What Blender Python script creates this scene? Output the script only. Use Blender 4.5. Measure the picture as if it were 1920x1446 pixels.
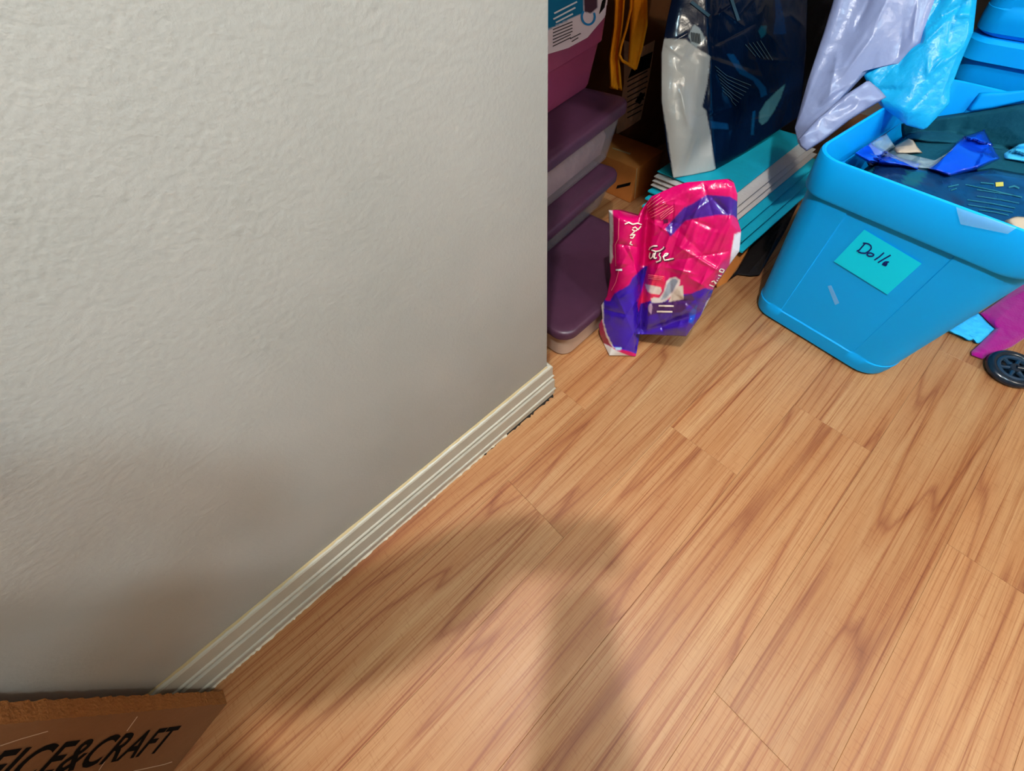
import bpy, bmesh, math, random
from mathutils import Vector, Matrix, noise
from mathutils.bvhtree import BVHTree

for o in list(bpy.data.objects):
    bpy.data.objects.remove(o)
scene = bpy.context.scene
COL = scene.collection
random.seed(7)

# ------------------------------------------------------------------ camera
# world: X away from the painted wall, Y along it into the alcove, Z up; camera 1 m above the floor
F_PX, CX, CY = 724.6, 960.0, 723.0
PITCH, ROLL, YAW = (math.radians(a) for a in (56.3716, 7.533, 53.6702))
CAM = Vector((0, 0, 1.0))
_f = Vector((0, math.cos(PITCH), -math.sin(PITCH))); _r = Vector((1, 0, 0)); _d = _f.cross(_r)
_r2 = math.cos(ROLL) * _r + math.sin(ROLL) * _d
_d2 = -math.sin(ROLL) * _r + math.cos(ROLL) * _d
_wy = Vector((math.sin(YAW), math.cos(YAW), 0)); _wx = Vector((math.cos(YAW), -math.sin(YAW), 0))
def _w(v): return Vector((v.dot(_wx), v.dot(_wy), v.z))
RIGHT, DOWN, FWD = _w(_r2), _w(_d2), _w(_f)
cam_data = bpy.data.cameras.new('camera'); cam = bpy.data.objects.new('camera', cam_data); COL.objects.link(cam)
m = Matrix.Identity(4)
for i in range(3):
    m[i][0], m[i][1], m[i][2], m[i][3] = RIGHT[i], -DOWN[i], -FWD[i], CAM[i]
cam.matrix_world = m
cam_data.sensor_fit = 'HORIZONTAL'; cam_data.sensor_width = 36.0; cam_data.lens = 36.0 * F_PX / 1920.0
cam_data.clip_start = 0.01
scene.camera = cam

# ------------------------------------------------------------------ light
world = bpy.data.worlds.new('world'); scene.world = world; world.use_nodes = True
world.node_tree.nodes['Background'].inputs[0].default_value = (0.9, 0.95, 1.0, 1)
world.node_tree.nodes['Background'].inputs[1].default_value = 0.15
LAMPS = [  # ceiling lamps, the last two added as fill: position, watts, colour, radius
    ((0.12, -0.215, 2.38), 100.0, (0.98, 0.99, 1.0), 0.035),
    ((1.00, 0.50, 2.38), 42.0, (0.60, 0.86, 1.0), 0.08),  # added cool fill that brightens the tub front
    ((1.90, 1.25, 2.38), 42.0, (1.0, 0.92, 0.79), 0.08),  # added warm fill that lifts the shaded wall and floor
]
vs = scene.view_settings
vs.view_transform = 'Standard'; vs.look = 'None'; vs.gamma = 1.0; vs.use_curve_mapping = False
vs.exposure = 0.35

# ------------------------------------------------------------------ helpers
def ray(px, py):
    return (RIGHT * ((px - CX) / F_PX) + DOWN * ((py - CY) / F_PX) + FWD)
def at_z(px, py, z):
    d = ray(px, py); return CAM + d * ((z - CAM.z) / d.z)
def at_plane(px, py, p0, n):
    d = ray(px, py); return CAM + d * ((Vector(p0) - CAM).dot(n) / d.dot(n))
def plane3(a, b, c):
    a, b, c = Vector(a), Vector(b), Vector(c)
    n = (b - a).cross(c - a).normalized()
    if n.dot(CAM - a) < 0: n = -n
    return a, n
def lin(r, g=None, b=None):
    if g is None: r, g, b = r
    def f(c):
        c /= 255.0
        return c / 12.92 if c <= 0.04045 else ((c + 0.055) / 1.055) ** 2.4
    return (f(r), f(g), f(b), 1.0)

MATS = {}
def mat(name, col=None, rough=0.5, spec=0.5, bump=None, attr=False, trans=0.0, alpha=1.0, coat=0.0, emit=None, sheen=0.0, sss=0.0, metal=0.0, mottle=None, translucent=0.0):
    """Principled procedural material. bump=(scale, strength, detail); mottle=(scale, amount) varies the colour."""
    if name in MATS: return MATS[name]
    M = bpy.data.materials.new(name); M.use_nodes = True; nt = M.node_tree
    b = nt.nodes['Principled BSDF']; L = nt.links
    b.inputs['Roughness'].default_value = rough
    b.inputs['Specular IOR Level'].default_value = spec
    b.inputs['Metallic'].default_value = metal
    b.inputs['Coat Weight'].default_value = coat; b.inputs['Coat Roughness'].default_value = 0.08
    b.inputs['Transmission Weight'].default_value = trans
    b.inputs['Sheen Weight'].default_value = sheen
    b.inputs['Alpha'].default_value = alpha
    tc = nt.nodes.new('ShaderNodeTexCoord')
    src = None
    if attr:
        a = nt.nodes.new('ShaderNodeAttribute'); a.attribute_name = 'Col'; src = a.outputs['Color']
    else:
        rgb = nt.nodes.new('ShaderNodeRGB'); rgb.outputs[0].default_value = col; src = rgb.outputs[0]
    if mottle:
        n = nt.nodes.new('ShaderNodeTexNoise'); n.inputs['Scale'].default_value = mottle[0]; n.inputs['Detail'].default_value = 6
        L.new(tc.outputs['Object'], n.inputs['Vector'])
        mr = nt.nodes.new('ShaderNodeMapRange'); mr.inputs[1].default_value = 0.3; mr.inputs[2].default_value = 0.7
        mr.inputs[3].default_value = 1 - mottle[1]; mr.inputs[4].default_value = 1 + mottle[1]
        L.new(n.outputs['Fac'], mr.inputs[0])
        mx = nt.nodes.new('ShaderNodeVectorMath'); mx.operation = 'SCALE'
        L.new(src, mx.inputs[0]); L.new(mr.outputs[0], mx.inputs['Scale']); src = mx.outputs[0]
    L.new(src, b.inputs['Base Color'])
    if sss:
        b.inputs['Subsurface Weight'].default_value = sss; b.inputs['Subsurface Radius'].default_value = (0.02, 0.02, 0.02)
    if emit:
        b.inputs['Emission Color'].default_value = emit[0]; b.inputs['Emission Strength'].default_value = emit[1]
    if bump:
        n = nt.nodes.new('ShaderNodeTexNoise'); n.inputs['Scale'].default_value = bump[0]
        n.inputs['Detail'].default_value = bump[2] if len(bump) > 2 else 4
        L.new(tc.outputs['Object'], n.inputs['Vector'])
        bp = nt.nodes.new('ShaderNodeBump'); bp.inputs['Strength'].default_value = bump[1]; bp.inputs['Distance'].default_value = 0.01
        L.new(n.outputs['Fac'], bp.inputs['Height']); L.new(bp.outputs['Normal'], b.inputs['Normal'])
    if translucent:
        t = nt.nodes.new('ShaderNodeBsdfTranslucent'); L.new(src, t.inputs['Color'])
        mx = nt.nodes.new('ShaderNodeMixShader'); mx.inputs[0].default_value = translucent
        L.new(b.outputs[0], mx.inputs[1]); L.new(t.outputs[0], mx.inputs[2])
        L.new(mx.outputs[0], nt.nodes['Material Output'].inputs['Surface'])
    MATS[name] = M
    return M

def link(o, parent=None):
    COL.objects.link(o)
    if parent: o.parent = parent
    return o
def tag(o, label=None, cat=None, group=None, kind=None):
    if label: o['label'] = label
    if cat: o['category'] = cat
    if group: o['group'] = group
    if kind: o['kind'] = kind
    return o
def thing(name, label, cat, loc=(0, 0, 0), rz=0.0, group=None):
    o = bpy.data.objects.new(name, None); o.empty_display_size = 0.05
    o.location = loc; o.rotation_euler = (0, 0, rz)
    return tag(link(o), label, cat, group)
def mesh_obj(name, verts, faces, material, parent=None, smooth=True, cols=None, local=False, angle=40):
    """verts are world positions unless local; parented objects keep their world place."""
    me = bpy.data.meshes.new(name)
    vv = [Vector(v) for v in verts]
    if parent is not None and not local:
        inv = Matrix.Translation(parent.location) @ parent.rotation_euler.to_matrix().to_4x4()
        if parent.parent is not None:
            pp = parent.parent
            inv = Matrix.Translation(pp.location) @ pp.rotation_euler.to_matrix().to_4x4() @ inv
        inv = inv.inverted()
        vv = [inv @ v for v in vv]
    me.from_pydata([v[:] for v in vv], [], faces); me.update()
    if cols is not None:
        ca = me.color_attributes.new('Col', 'FLOAT_COLOR', 'POINT')
        flat = [x for c in cols for x in c]
        ca.data.foreach_set('color', flat)
    if isinstance(material, str): material = MATS[material]
    me.materials.append(material)
    if smooth:
        me.polygons.foreach_set('use_smooth', [True] * len(me.polygons))
        if angle < 180: me.set_sharp_from_angle(angle=math.radians(angle))
    o = bpy.data.objects.new(name, me)
    return link(o, parent)
def bm_obj(name, bm, material, parent=None, smooth=True, angle=40, local=True):
    me_v = [v.co.copy() for v in bm.verts]; bm.verts.index_update()
    fs = [[v.index for v in f.verts] for f in bm.faces]; bm.free()
    return mesh_obj(name, me_v, fs, material, parent, smooth, None, local, angle)
def box_bm(x0, x1, y0, y1, z0, z1, bev=0.0, seg=2):
    bm = bmesh.new()
    bmesh.ops.create_cube(bm, size=1.0)
    for v in bm.verts:
        v.co = Vector((x0 if v.co.x < 0 else x1, y0 if v.co.y < 0 else y1, z0 if v.co.z < 0 else z1))
    if bev: bmesh.ops.bevel(bm, geom=list(bm.edges), offset=bev, segments=seg, affect='EDGES', profile=0.5)
    return bm
def rrect(hw, hl, r, n=6):
    pts = []
    for cx, cy, a0 in ((hw - r, hl - r, 0), (-hw + r, hl - r, 90), (-hw + r, -hl + r, 180), (hw - r, -hl + r, 270)):
        for k in range(n + 1):
            a = math.radians(a0 + 90 * k / n); pts.append((cx + r * math.cos(a), cy + r * math.sin(a)))
    return pts
def loft(rings, close_bottom=True, close_top=False):
    """rings: list of lists of Vector of one length."""
    verts, faces = [], []; n = len(rings[0])
    for r in rings: verts += r
    for i in range(len(rings) - 1):
        for j in range(n):
            k = (j + 1) % n
            faces.append((i * n + j, i * n + k, (i + 1) * n + k, (i + 1) * n + j))
    if close_bottom: faces.append(tuple(reversed(range(n))))
    if close_top: faces.append(tuple(range((len(rings) - 1) * n, len(rings) * n)))
    return verts, faces
def tube_mesh(pts, rad, n=8, closed=False):
    pts = [Vector(p) for p in pts]; rings = []
    N = len(pts); up = Vector((0, 0, 1))
    for i, p in enumerate(pts):
        a = pts[(i - 1) % N] if (closed or i > 0) else pts[i]; b = pts[(i + 1) % N] if (closed or i < N - 1) else pts[i]
        t = (b - a).normalized()
        s = t.cross(up if abs(t.dot(up)) < .95 else Vector((1, 0, 0))).normalized(); u = s.cross(t)
        r = rad[i] if isinstance(rad, (list, tuple)) else rad
        rings.append([p + r * (math.cos(2 * math.pi * k / n) * s + math.sin(2 * math.pi * k / n) * u) for k in range(n)])
    v, f = loft(rings, not closed, not closed)
    if closed:
        o = (N - 1) * n
        f += [(o + j, o + (j + 1) % n, (j + 1) % n, j) for j in range(n)]
    return v, f
def resample(pl, n):
    pl = [Vector((p[0], p[1], 0)) for p in pl]
    ds = [0.0]
    for a, b in zip(pl, pl[1:]): ds.append(ds[-1] + (b - a).length)
    out = []; j = 0
    for k in range(n):
        t = ds[-1] * k / (n - 1)
        while j < len(ds) - 2 and ds[j + 1] < t: j += 1
        seg = ds[j + 1] - ds[j]; f = 0 if seg < 1e-9 else (t - ds[j]) / seg
        out.append(pl[j].lerp(pl[j + 1], min(1, max(0, f))))
    return out
def inside(poly, x, y):
    c = False; n = len(poly); j = n - 1
    for i in range(n):
        xi, yi = poly[i]; xj, yj = poly[j]
        if (yi > y) != (yj > y) and x < (xj - xi) * (y - yi) / (yj - yi) + xi: c = not c
        j = i
    return c
def paint(regions, base):
    regs = [(poly, min(p[0] for p in poly), max(p[0] for p in poly), min(p[1] for p in poly), max(p[1] for p in poly), lin(c)) for poly, c in regions]
    b = lin(base)
    def one(x, y):
        col = b
        for poly, x0, x1, y0, y1, c in regs:
            if x0 <= x <= x1 and y0 <= y <= y1 and inside(poly, x, y): col = c
        return col
    def f(x, y):                                   # soft print edges
        q = [one(x + dx, y + dy) for dx, dy in ((-.8, -.3), (.3, -.8), (.8, .3), (-.3, .8))]
        return tuple(sum(c[k] for c in q) / 4 for k in range(4))
    return f
def coons(top, bottom, left, right, nu, nv):
    T, B, Lf, Rt = resample(top, nu), resample(bottom, nu), resample(left, nv), resample(right, nv)
    g = []
    for j in range(nv):
        v = j / (nv - 1); row = []
        for i in range(nu):
            u = i / (nu - 1)
            p = T[i] * (1 - v) + B[i] * v + Lf[j] * (1 - u) + Rt[j] * u - (T[0] * (1 - u) * (1 - v) + T[-1] * u * (1 - v) + B[0] * (1 - u) * v + B[-1] * u * v)
            row.append((p.x, p.y, u, v))
        g.append(row)
    return g
def crumple(p, s, seed=0.0):
    """sharp-edged creases like thin plastic film, about -0.5..0.5"""
    q = Vector((p.x * s + seed, p.y * s - seed, p.z * s + 2 * seed))
    q = q + 0.35 * Vector((noise.noise(q * 1.7), noise.noise(q * 1.7 + Vector((9, 0, 0))), noise.noise(q * 1.7 + Vector((0, 9, 0)))))
    return 0.9 * (abs(noise.noise(q * .8)) - .22) + .35 * (.2 - abs(noise.noise(q * 1.9)))
def creaser(box, n, seed, amp=.006, w=(3, 8), L=(25, 70), ang=None):
    """random straight ridges and valleys, like the folds of thin film; sizes in pixels of the traced outline."""
    rnd = random.Random(seed); cs = []
    for _ in range(n):
        a = rnd.uniform(0, math.pi) if ang is None else rnd.gauss(*ang)
        cs.append((rnd.uniform(box[0], box[2]), rnd.uniform(box[1], box[3]), math.cos(a), math.sin(a), rnd.uniform(*w), rnd.uniform(*L), amp * rnd.choice((1, 1, -1)) * rnd.uniform(.4, 1.2)))
    def f(x, y):
        h = 0.0
        for cx, cy, ca, sa, ww, LL, A in cs:
            dx, dy = x - cx, y - cy
            al = (dx * ca + dy * sa) / LL
            if -1 < al < 1:
                pe = abs(dy * ca - dx * sa) / ww
                if pe < 4: h += A * (1 - al * al) * math.exp(-pe)
        return h
    return f
def pillow(name, top, bottom, left, right, surf, nu, nv, material, relief=None, thick=0.05, colfn=None, parent=None, edge=0.12, backn=None, angle=180, minr=0.0):
    """closed bag: an outline traced as four sides, laid on surf(px,py)->(point, normal), with relief in front and thickness behind."""
    g = coons(top, bottom, left, right, nu, nv)
    verts, cols, faces, back = [], [], [], []
    for j, row in enumerate(g):
        for i, (x, y, u, v) in enumerate(row):
            p, n = surf(x, y)
            e = min(u, 1 - u, v, 1 - v) / edge; e = 1.0 if e >= 1 else math.sin(max(0, e) * math.pi / 2)
            h = relief(u, v, x, y, p, e) if relief else 0.0
            verts.append(p + (CAM - p).normalized() * h); cols.append(colfn(x, y) if colfn else (1, 1, 1, 1))
            bn = backn or n
            back.append(p - bn * thick * e)
    n0 = len(verts); idx = {}
    bverts = []
    for j in range(nv):
        for i in range(nu):
            if i in (0, nu - 1) or j in (0, nv - 1): idx[(i, j)] = j * nu + i
            else:
                idx[(i, j)] = n0 + len(bverts); bverts.append(back[j * nu + i])
    for j in range(nv - 1):
        for i in range(nu - 1):
            a = j * nu + i
            faces.append((a, a + nu, a + nu + 1, a + 1))
            faces.append((idx[(i, j)], idx[(i + 1, j)], idx[(i + 1, j + 1)], idx[(i, j + 1)]))
    bc = [cols[j * nu + i] for j in range(nv) for i in range(nu) if not (i in (0, nu - 1) or j in (0, nv - 1))]
    return mesh_obj(name, verts + bverts, faces, material, parent, True, (cols + bc) if colfn else None, False, angle)
def flat(p0, n):
    n = Vector(n).normalized(); p0 = Vector(p0)
    return lambda x, y: (at_plane(x, y, p0, n), n)
def bvh_of(*objs):
    vs_, fs_ = [], []
    bpy.context.view_layer.update()
    for o in objs:
        o0 = len(vs_); mw = o.matrix_world
        vs_ += [mw @ v.co for v in o.data.vertices]
        fs_ += [[o0 + k for k in p.vertices] for p in o.data.polygons]
    return BVHTree.FromPolygons(vs_, fs_)
def drape(tree, px, py, off=0.0012):
    d = ray(px, py).normalized()
    loc, nor, _, _ = tree.ray_cast(CAM, d)
    if loc is None: return None
    if nor.dot(d) > 0: nor = -nor
    return loc + nor * off * 0.5 - d * off
def strokes(name, lines, width, material, tree, parent, off=0.0012, step=2.5):
    """printed strokes: ribbons of pixel width laid on the surface they are printed on."""
    verts, faces = [], []
    for ln in lines:
        w = width
        if isinstance(ln, tuple): ln, w = ln
        L = sum(math.dist(a, b) for a, b in zip(ln, ln[1:]))
        pts = resample(ln, max(2, int(L / step) + 1)); prev = None
        for k, p in enumerate(pts):
            t = (pts[min(k + 1, len(pts) - 1)] - pts[max(k - 1, 0)])
            if t.length < 1e-6: continue
            t.normalize(); nn = Vector((-t.y, t.x, 0)) * (w / 2)
            a = drape(tree, p.x + nn.x, p.y + nn.y, off); b = drape(tree, p.x - nn.x, p.y - nn.y, off)
            if a is None or b is None: prev = None; continue
            verts += [a, b]; i = len(verts) - 2
            if prev is not None: faces.append((prev, prev + 1, i + 1, i))
            prev = i
    return mesh_obj(name, verts, faces, material, parent, True)
def patch(name, top, bottom, left, right, tree, material, parent, nu=14, nv=14, off=0.0012, colfn=None):
    """flat print laid on a surface."""
    g = coons(top, bottom, left, right, nu, nv); verts, cols, faces, ok = [], [], [], []
    for row in g:
        for (x, y, u, v) in row:
            p = drape(tree, x, y, off); ok.append(p is not None)
            verts.append(p if p is not None else Vector((0, 0, -1))); cols.append(colfn(x, y) if colfn else (1, 1, 1, 1))
    for j in range(nv - 1):
        for i in range(nu - 1):
            q = (j * nu + i, (j + 1) * nu + i, (j + 1) * nu + i + 1, j * nu + i + 1)
            if all(ok[k] for k in q): faces.append(q)
    used = sorted({k for f in faces for k in f}); mp = {k: i for i, k in enumerate(used)}
    return mesh_obj(name, [verts[k] for k in used], [tuple(mp[k] for k in f) for f in faces], material, parent, True, [cols[k] for k in used] if colfn else None)
def quad_patch(name, tl, tr, br, bl, *a, **k):
    return patch(name, [tl, tr], [bl, br], [tl, bl], [tr, br], *a, **k)
def text_px(name, s, o, ex, ey, size, material, tree, parent, off=0.0012, shear=0.0, bold=0.0, squeeze=1.0):
    """lettering: built-in font outlines; o = baseline start pixel, ex = pixel step per unit reading direction, ey = per unit letter height."""
    cu = bpy.data.curves.new('t', 'FONT'); cu.body = s; cu.size = 1.0; cu.shear = shear; cu.offset = bold; cu.resolution_u = 3
    tmp = bpy.data.objects.new('t', cu); COL.objects.link(tmp); bpy.context.view_layer.update()
    me = bpy.data.meshes.new_from_object(tmp.evaluated_get(bpy.context.evaluated_depsgraph_get()))
    verts, bad = [], set()
    for i, v in enumerate(me.vertices):
        x = v.co.x * squeeze * size; y = v.co.y * size
        p = drape(tree, o[0] + ex[0] * x + ey[0] * y, o[1] + ex[1] * x + ey[1] * y, off)
        if p is None: bad.add(i); p = Vector((0, 0, -1))
        verts.append(p)
    faces = [tuple(p.vertices) for p in me.polygons if not any(k in bad for k in p.vertices)]
    used = sorted({k for f in faces for k in f}); mp = {k: i for i, k in enumerate(used)}
    bpy.data.objects.remove(tmp); bpy.data.meshes.remove(me); bpy.data.curves.remove(cu)
    return mesh_obj(name, [verts[k] for k in used], [tuple(mp[k] for k in f) for f in faces], material, parent, False)

# ------------------------------------------------------------------ surface materials
def wall_material():
    M = bpy.data.materials.new('painted_wall'); M.use_nodes = True; nt = M.node_tree; L = nt.links; b = nt.nodes['Principled BSDF']
    b.inputs['Roughness'].default_value = 0.75; b.inputs['Specular IOR Level'].default_value = 0.25
    tc = nt.nodes.new('ShaderNodeTexCoord')
    n0 = nt.nodes.new('ShaderNodeTexNoise'); n0.inputs['Scale'].default_value = 5; n0.inputs['Detail'].default_value = 5
    cr = nt.nodes.new('ShaderNodeValToRGB'); cr.color_ramp.elements[0].position = 0.3; cr.color_ramp.elements[1].position = 0.7
    cr.color_ramp.elements[0].color = lin(160, 160, 154); cr.color_ramp.elements[1].color = lin(168, 167, 161)
    L.new(tc.outputs['Object'], n0.inputs['Vector']); L.new(n0.outputs['Fac'], cr.inputs[0]); L.new(cr.outputs[0], b.inputs['Base Color'])
    n1 = nt.nodes.new('ShaderNodeTexNoise'); n1.inputs['Scale'].default_value = 170; n1.inputs['Detail'].default_value = 3; n1.inputs['Roughness'].default_value = 0.55
    n2 = nt.nodes.new('ShaderNodeTexNoise'); n2.inputs['Scale'].default_value = 38; n2.inputs['Detail'].default_value = 2
    vo = nt.nodes.new('ShaderNodeTexVoronoi'); vo.inputs['Scale'].default_value = 24; vo.inputs['Randomness'].default_value = 1.0
    for n in (n1, n2, vo): L.new(tc.outputs['Object'], n.inputs['Vector'])
    mr = nt.nodes.new('ShaderNodeMapRange'); mr.inputs[1].default_value = 0.0; mr.inputs[2].default_value = 0.16; mr.inputs[3].default_value = 1; mr.inputs[4].default_value = 0
    L.new(vo.outputs['Distance'], mr.inputs[0])
    a1 = nt.nodes.new('ShaderNodeMath'); a1.operation = 'MULTIPLY_ADD'; a1.inputs[1].default_value = 0.22
    L.new(n2.outputs['Fac'], a1.inputs[0]); L.new(n1.outputs['Fac'], a1.inputs[2])
    a2 = nt.nodes.new('ShaderNodeMath'); a2.operation = 'MULTIPLY_ADD'; a2.inputs[1].default_value = 0.5
    L.new(mr.outputs[0], a2.inputs[0]); L.new(a1.outputs[0], a2.inputs[2])
    bp = nt.nodes.new('ShaderNodeBump'); bp.inputs['Strength'].default_value = 0.16; bp.inputs['Distance'].default_value = 0.004
    L.new(a2.outputs[0], bp.inputs['Height']); L.new(bp.outputs[0], b.inputs['Normal'])
    MATS['painted_wall'] = M
    return M
def plank_material():
    M = bpy.data.materials.new('laminate_plank'); M.use_nodes = True; nt = M.node_tree; L = nt.links; b = nt.nodes['Principled BSDF']
    N = nt.nodes.new
    tc = N('ShaderNodeTexCoord'); oi = N('ShaderNodeObjectInfo')
    off = N('ShaderNodeVectorMath'); off.operation = 'SCALE'; off.inputs[0].default_value = (31.0, 47.0, 0)
    L.new(oi.outputs['Random'], off.inputs['Scale'])
    add = N('ShaderNodeVectorMath'); add.operation = 'ADD'; L.new(tc.outputs['Object'], add.inputs[0]); L.new(off.outputs[0], add.inputs[1])
    def mapped(sx, sy):
        mp = N('ShaderNodeVectorMath'); mp.operation = 'MULTIPLY'; mp.inputs[1].default_value = (sx, sy, 1)
        L.new(add.outputs[0], mp.inputs[0]); return mp.outputs[0]
    def nz(v, sc, det, rough=0.5, dist=0.0):
        n = N('ShaderNodeTexNoise'); n.inputs['Scale'].default_value = sc; n.inputs['Detail'].default_value = det
        n.inputs['Roughness'].default_value = rough; n.inputs['Distortion'].default_value = dist; L.new(v, n.inputs['Vector']); return n.outputs['Fac']
    def ramp(fac, stops):
        r = N('ShaderNodeValToRGB'); e = r.color_ramp.elements
        while len(e) < len(stops): e.new(0.5)
        for k, (p, c) in enumerate(stops): e[k].position = p; e[k].color = c
        L.new(fac, r.inputs[0]); return r.outputs[0]
    def mul(a, c, f=1.0):
        x = N('ShaderNodeMixRGB'); x.blend_type = 'MULTIPLY'; x.inputs[0].default_value = f; L.new(a, x.inputs[1]); L.new(c, x.inputs[2]); return x.outputs[0]
    g = lambda v: (v, v, v, 1)
    # cathedral figure: contour lines of a smooth stretched field
    field = nz(mapped(6.5, 0.30), 1.0, 2.5, 0.45, 0.15)
    ms = N('ShaderNodeMath'); ms.operation = 'MULTIPLY'; ms.inputs[1].default_value = 11.0; L.new(field, ms.inputs[0])
    fr = N('ShaderNodeMath'); fr.operation = 'FRACT'; L.new(ms.outputs[0], fr.inputs[0])
    lines = ramp(fr.outputs[0], [(0.0, lin(182, 124, 88)), (0.06, lin(232, 208, 190)), (0.30, g(1.0)), (0.90, lin(240, 222, 206)), (1.0, lin(182, 124, 88))])
    broad = ramp(nz(mapped(12, 0.7), 1.0, 3, 0.5), [(0.25, lin(163, 113, 70)), (0.5, lin(175, 129, 86)), (0.75, lin(184, 144, 101))])
    streak = ramp(nz(mapped(150, 0.8), 1.0, 8, 0.72, 0.3), [(0.30, lin(176, 124, 92)), (0.40, lin(226, 202, 184)), (0.49, g(1.0)), (0.8, g(1.0))])
    fine = ramp(nz(mapped(420, 9.0), 1.0, 3, 0.6), [(0.3, lin(226, 206, 190)), (0.55, g(1.0))])
    tick = ramp(nz(mapped(36, 260), 1.0, 2, 0.5), [(0.30, lin(226, 208, 194)), (0.42, g(1.0))])
    c = mul(broad, lines, 0.7); c = mul(c, streak, 1.0); c = mul(c, fine, 0.8); c = mul(c, tick, 0.5)
    hs = N('ShaderNodeHueSaturation'); L.new(c, hs.inputs['Color'])
    mr = N('ShaderNodeMapRange'); mr.inputs[3].default_value = 0.93; mr.inputs[4].default_value = 1.06; L.new(oi.outputs['Random'], mr.inputs[0]); L.new(mr.outputs[0], hs.inputs['Value'])
    L.new(hs.outputs[0], b.inputs['Base Color'])
    b.inputs['Specular IOR Level'].default_value = 0.4
    rr = N('ShaderNodeMapRange'); rr.inputs[3].default_value = 0.38; rr.inputs[4].default_value = 0.58
    h = nz(mapped(160, 5), 1.0, 4, 0.6); L.new(h, rr.inputs[0]); L.new(rr.outputs[0], b.inputs['Roughness'])
    bp = N('ShaderNodeBump'); bp.inputs['Strength'].default_value = 0.22; bp.inputs['Distance'].default_value = 0.002
    L.new(h, bp.inputs['Height']); L.new(bp.outputs[0], b.inputs['Normal'])
    MATS['laminate_plank'] = M
    return M
wall_material(); plank_material()
mat('ceiling_paint', lin(190, 186, 178), 0.9, 0.2)
mat('far_wall_paint', lin(140, 130, 116), 0.8, 0.2, bump=(80, .05))
mat('baseboard_paint', lin(172, 167, 152), 0.38, 0.5, bump=(14, 0.06), mottle=(30, 0.04))
mat('underlay', lin(120, 84, 56), 0.9, 0.1)
mat('caulk', lin(205, 196, 176), 0.7, 0.2)
mat('grime', lin(38, 34, 30), 0.9, 0.1)

# ------------------------------------------------------------------ structure
WX, WY = -0.437, 0.449          # painted wall plane and the corner where it ends
RX0, RX1, RY0, RY1, RZ = -1.75, 2.4, -2.2, 2.75, 2.42
floor = bm_obj('floor', box_bm(RX0 - .1, RX1 + .1, RY0 - .1, RY1 + .1, -0.10, -0.009), 'underlay', smooth=False)
tag(floor, kind='structure', label='orange brown wood grain laminate plank floor')
PW, PL = 0.2015, 1.2
plank_me = None
joints = {-1: .488, 0: .181, 1: .616, 2: .914, 3: .185, 4: .80}
n0 = int(math.floor((RX0 + .3195) / PW)); n1 = int(math.ceil((RX1 + .3195) / PW))
for n in range(n0, n1):
    x0 = -.3195 + PW * n
    j = joints.get(n, random.uniform(0, PL)); y = j
    while y > RY0 - 0.0: y -= PL
    while y < RY1:
        if plank_me is None:
            g = 0.00012
            o = bm_obj('plank', box_bm(g, PW - g, g, PL - g, -0.009, 0.0, 0.0005, 1), 'laminate_plank', floor, smooth=False); plank_me = o.data
        else:
            o = bpy.data.objects.new('plank', plank_me); link(o, floor)
        o.location = (x0, y, 0); y += PL
tag(bm_obj('wall_left', box_bm(RX0, WX, RY0, WY, 0, RZ, 0.004, 3), 'painted_wall', smooth=True), kind='structure', label='off white painted wall with orange peel texture')
for nm, bx in (('wall_alcove', (RX0 - .1, RX0, WY, RY1, 0, RZ)), ('wall_back', (RX0, RX1, RY1, RY1 + .1, 0, RZ)),
               ('wall_right', (RX1, RX1 + .1, RY0, RY1, 0, RZ)), ('wall_behind', (RX0, RX1, RY0 - .1, RY0, 0, RZ))):
    tag(bm_obj(nm, box_bm(*bx), 'far_wall_paint', smooth=False), kind='structure')
tag(bm_obj('ceiling', box_bm(RX0 - .1, RX1 + .1, RY0 - .1, RY1 + .1, RZ, RZ + .1), 'ceiling_paint', smooth=False), kind='structure')

# baseboard: moulded profile (offset from the wall, height) swept along the wall and mitred round the corner
PROF = [(0, .145), (.004, .1455), (.0085, .143), (.0105, .139), (.0105, .101), (.0135, .0985), (.0145, .096), (.0132, .0935), (.0105, .0915), (.0105, .0825),
        (.0135, .0800), (.0150, .0775), (.0150, .0355), (.0175, .0335), (.0188, .0305), (.0175, .0275), (.0155, .0255), (.0150, .005), (0, .005)]
def baseboard():
    path = [(WX, RY0, 1, 0), (WX, -0.9, 1, 0), (WX, WY, 1, 1), (-0.9, WY, 0, 1), (RX0, WY, 0, 1)]
    vs_, fs_ = [], []
    for (x, y, dx, dy) in path:
        for d, z in PROF: vs_.append((x + d * dx, y + d * dy, z))
    k = len(PROF)
    for i in range(len(path) - 1):
        for j in range(k - 1): fs_.append((i * k + j, i * k + j + 1, (i + 1) * k + j + 1, (i + 1) * k + j))
    return mesh_obj('baseboard_left', vs_, fs_, 'baseboard_paint', None, True, angle=20)
bb = tag(baseboard(), kind='structure', label='cream painted moulded baseboard along the wall')
def jagged(name, y0, y1, x0, x1, z0, z1, material, parent, amp, step=0.006):
    random.seed(3); vs_, fs_ = [], []; y = y0; k = 0
    while y < y1:
        a = max(0.0, random.gauss(0, amp))
        vs_ += [(x0, y, z1), (x1 + a, y, z0)]
        if k: fs_.append((2 * k - 2, 2 * k - 1, 2 * k + 1, 2 * k))
        k += 1; y += step * random.uniform(.5, 1.6)
    return mesh_obj(name, vs_, fs_, material, parent, False)
jagged('caulk_line', -1.2, 0.27, WX + .0149, WX + .0168, .0007, .007, 'caulk', bb, .0016)
random.seed(9); we = []
yy = -1.2
while yy < WY: we.append((yy, random.uniform(.0015, .0042), random.uniform(.0, .0012))); yy += random.uniform(.006, .02)
mat('bare_wood', lin(176, 156, 116), .6, .3)
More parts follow.
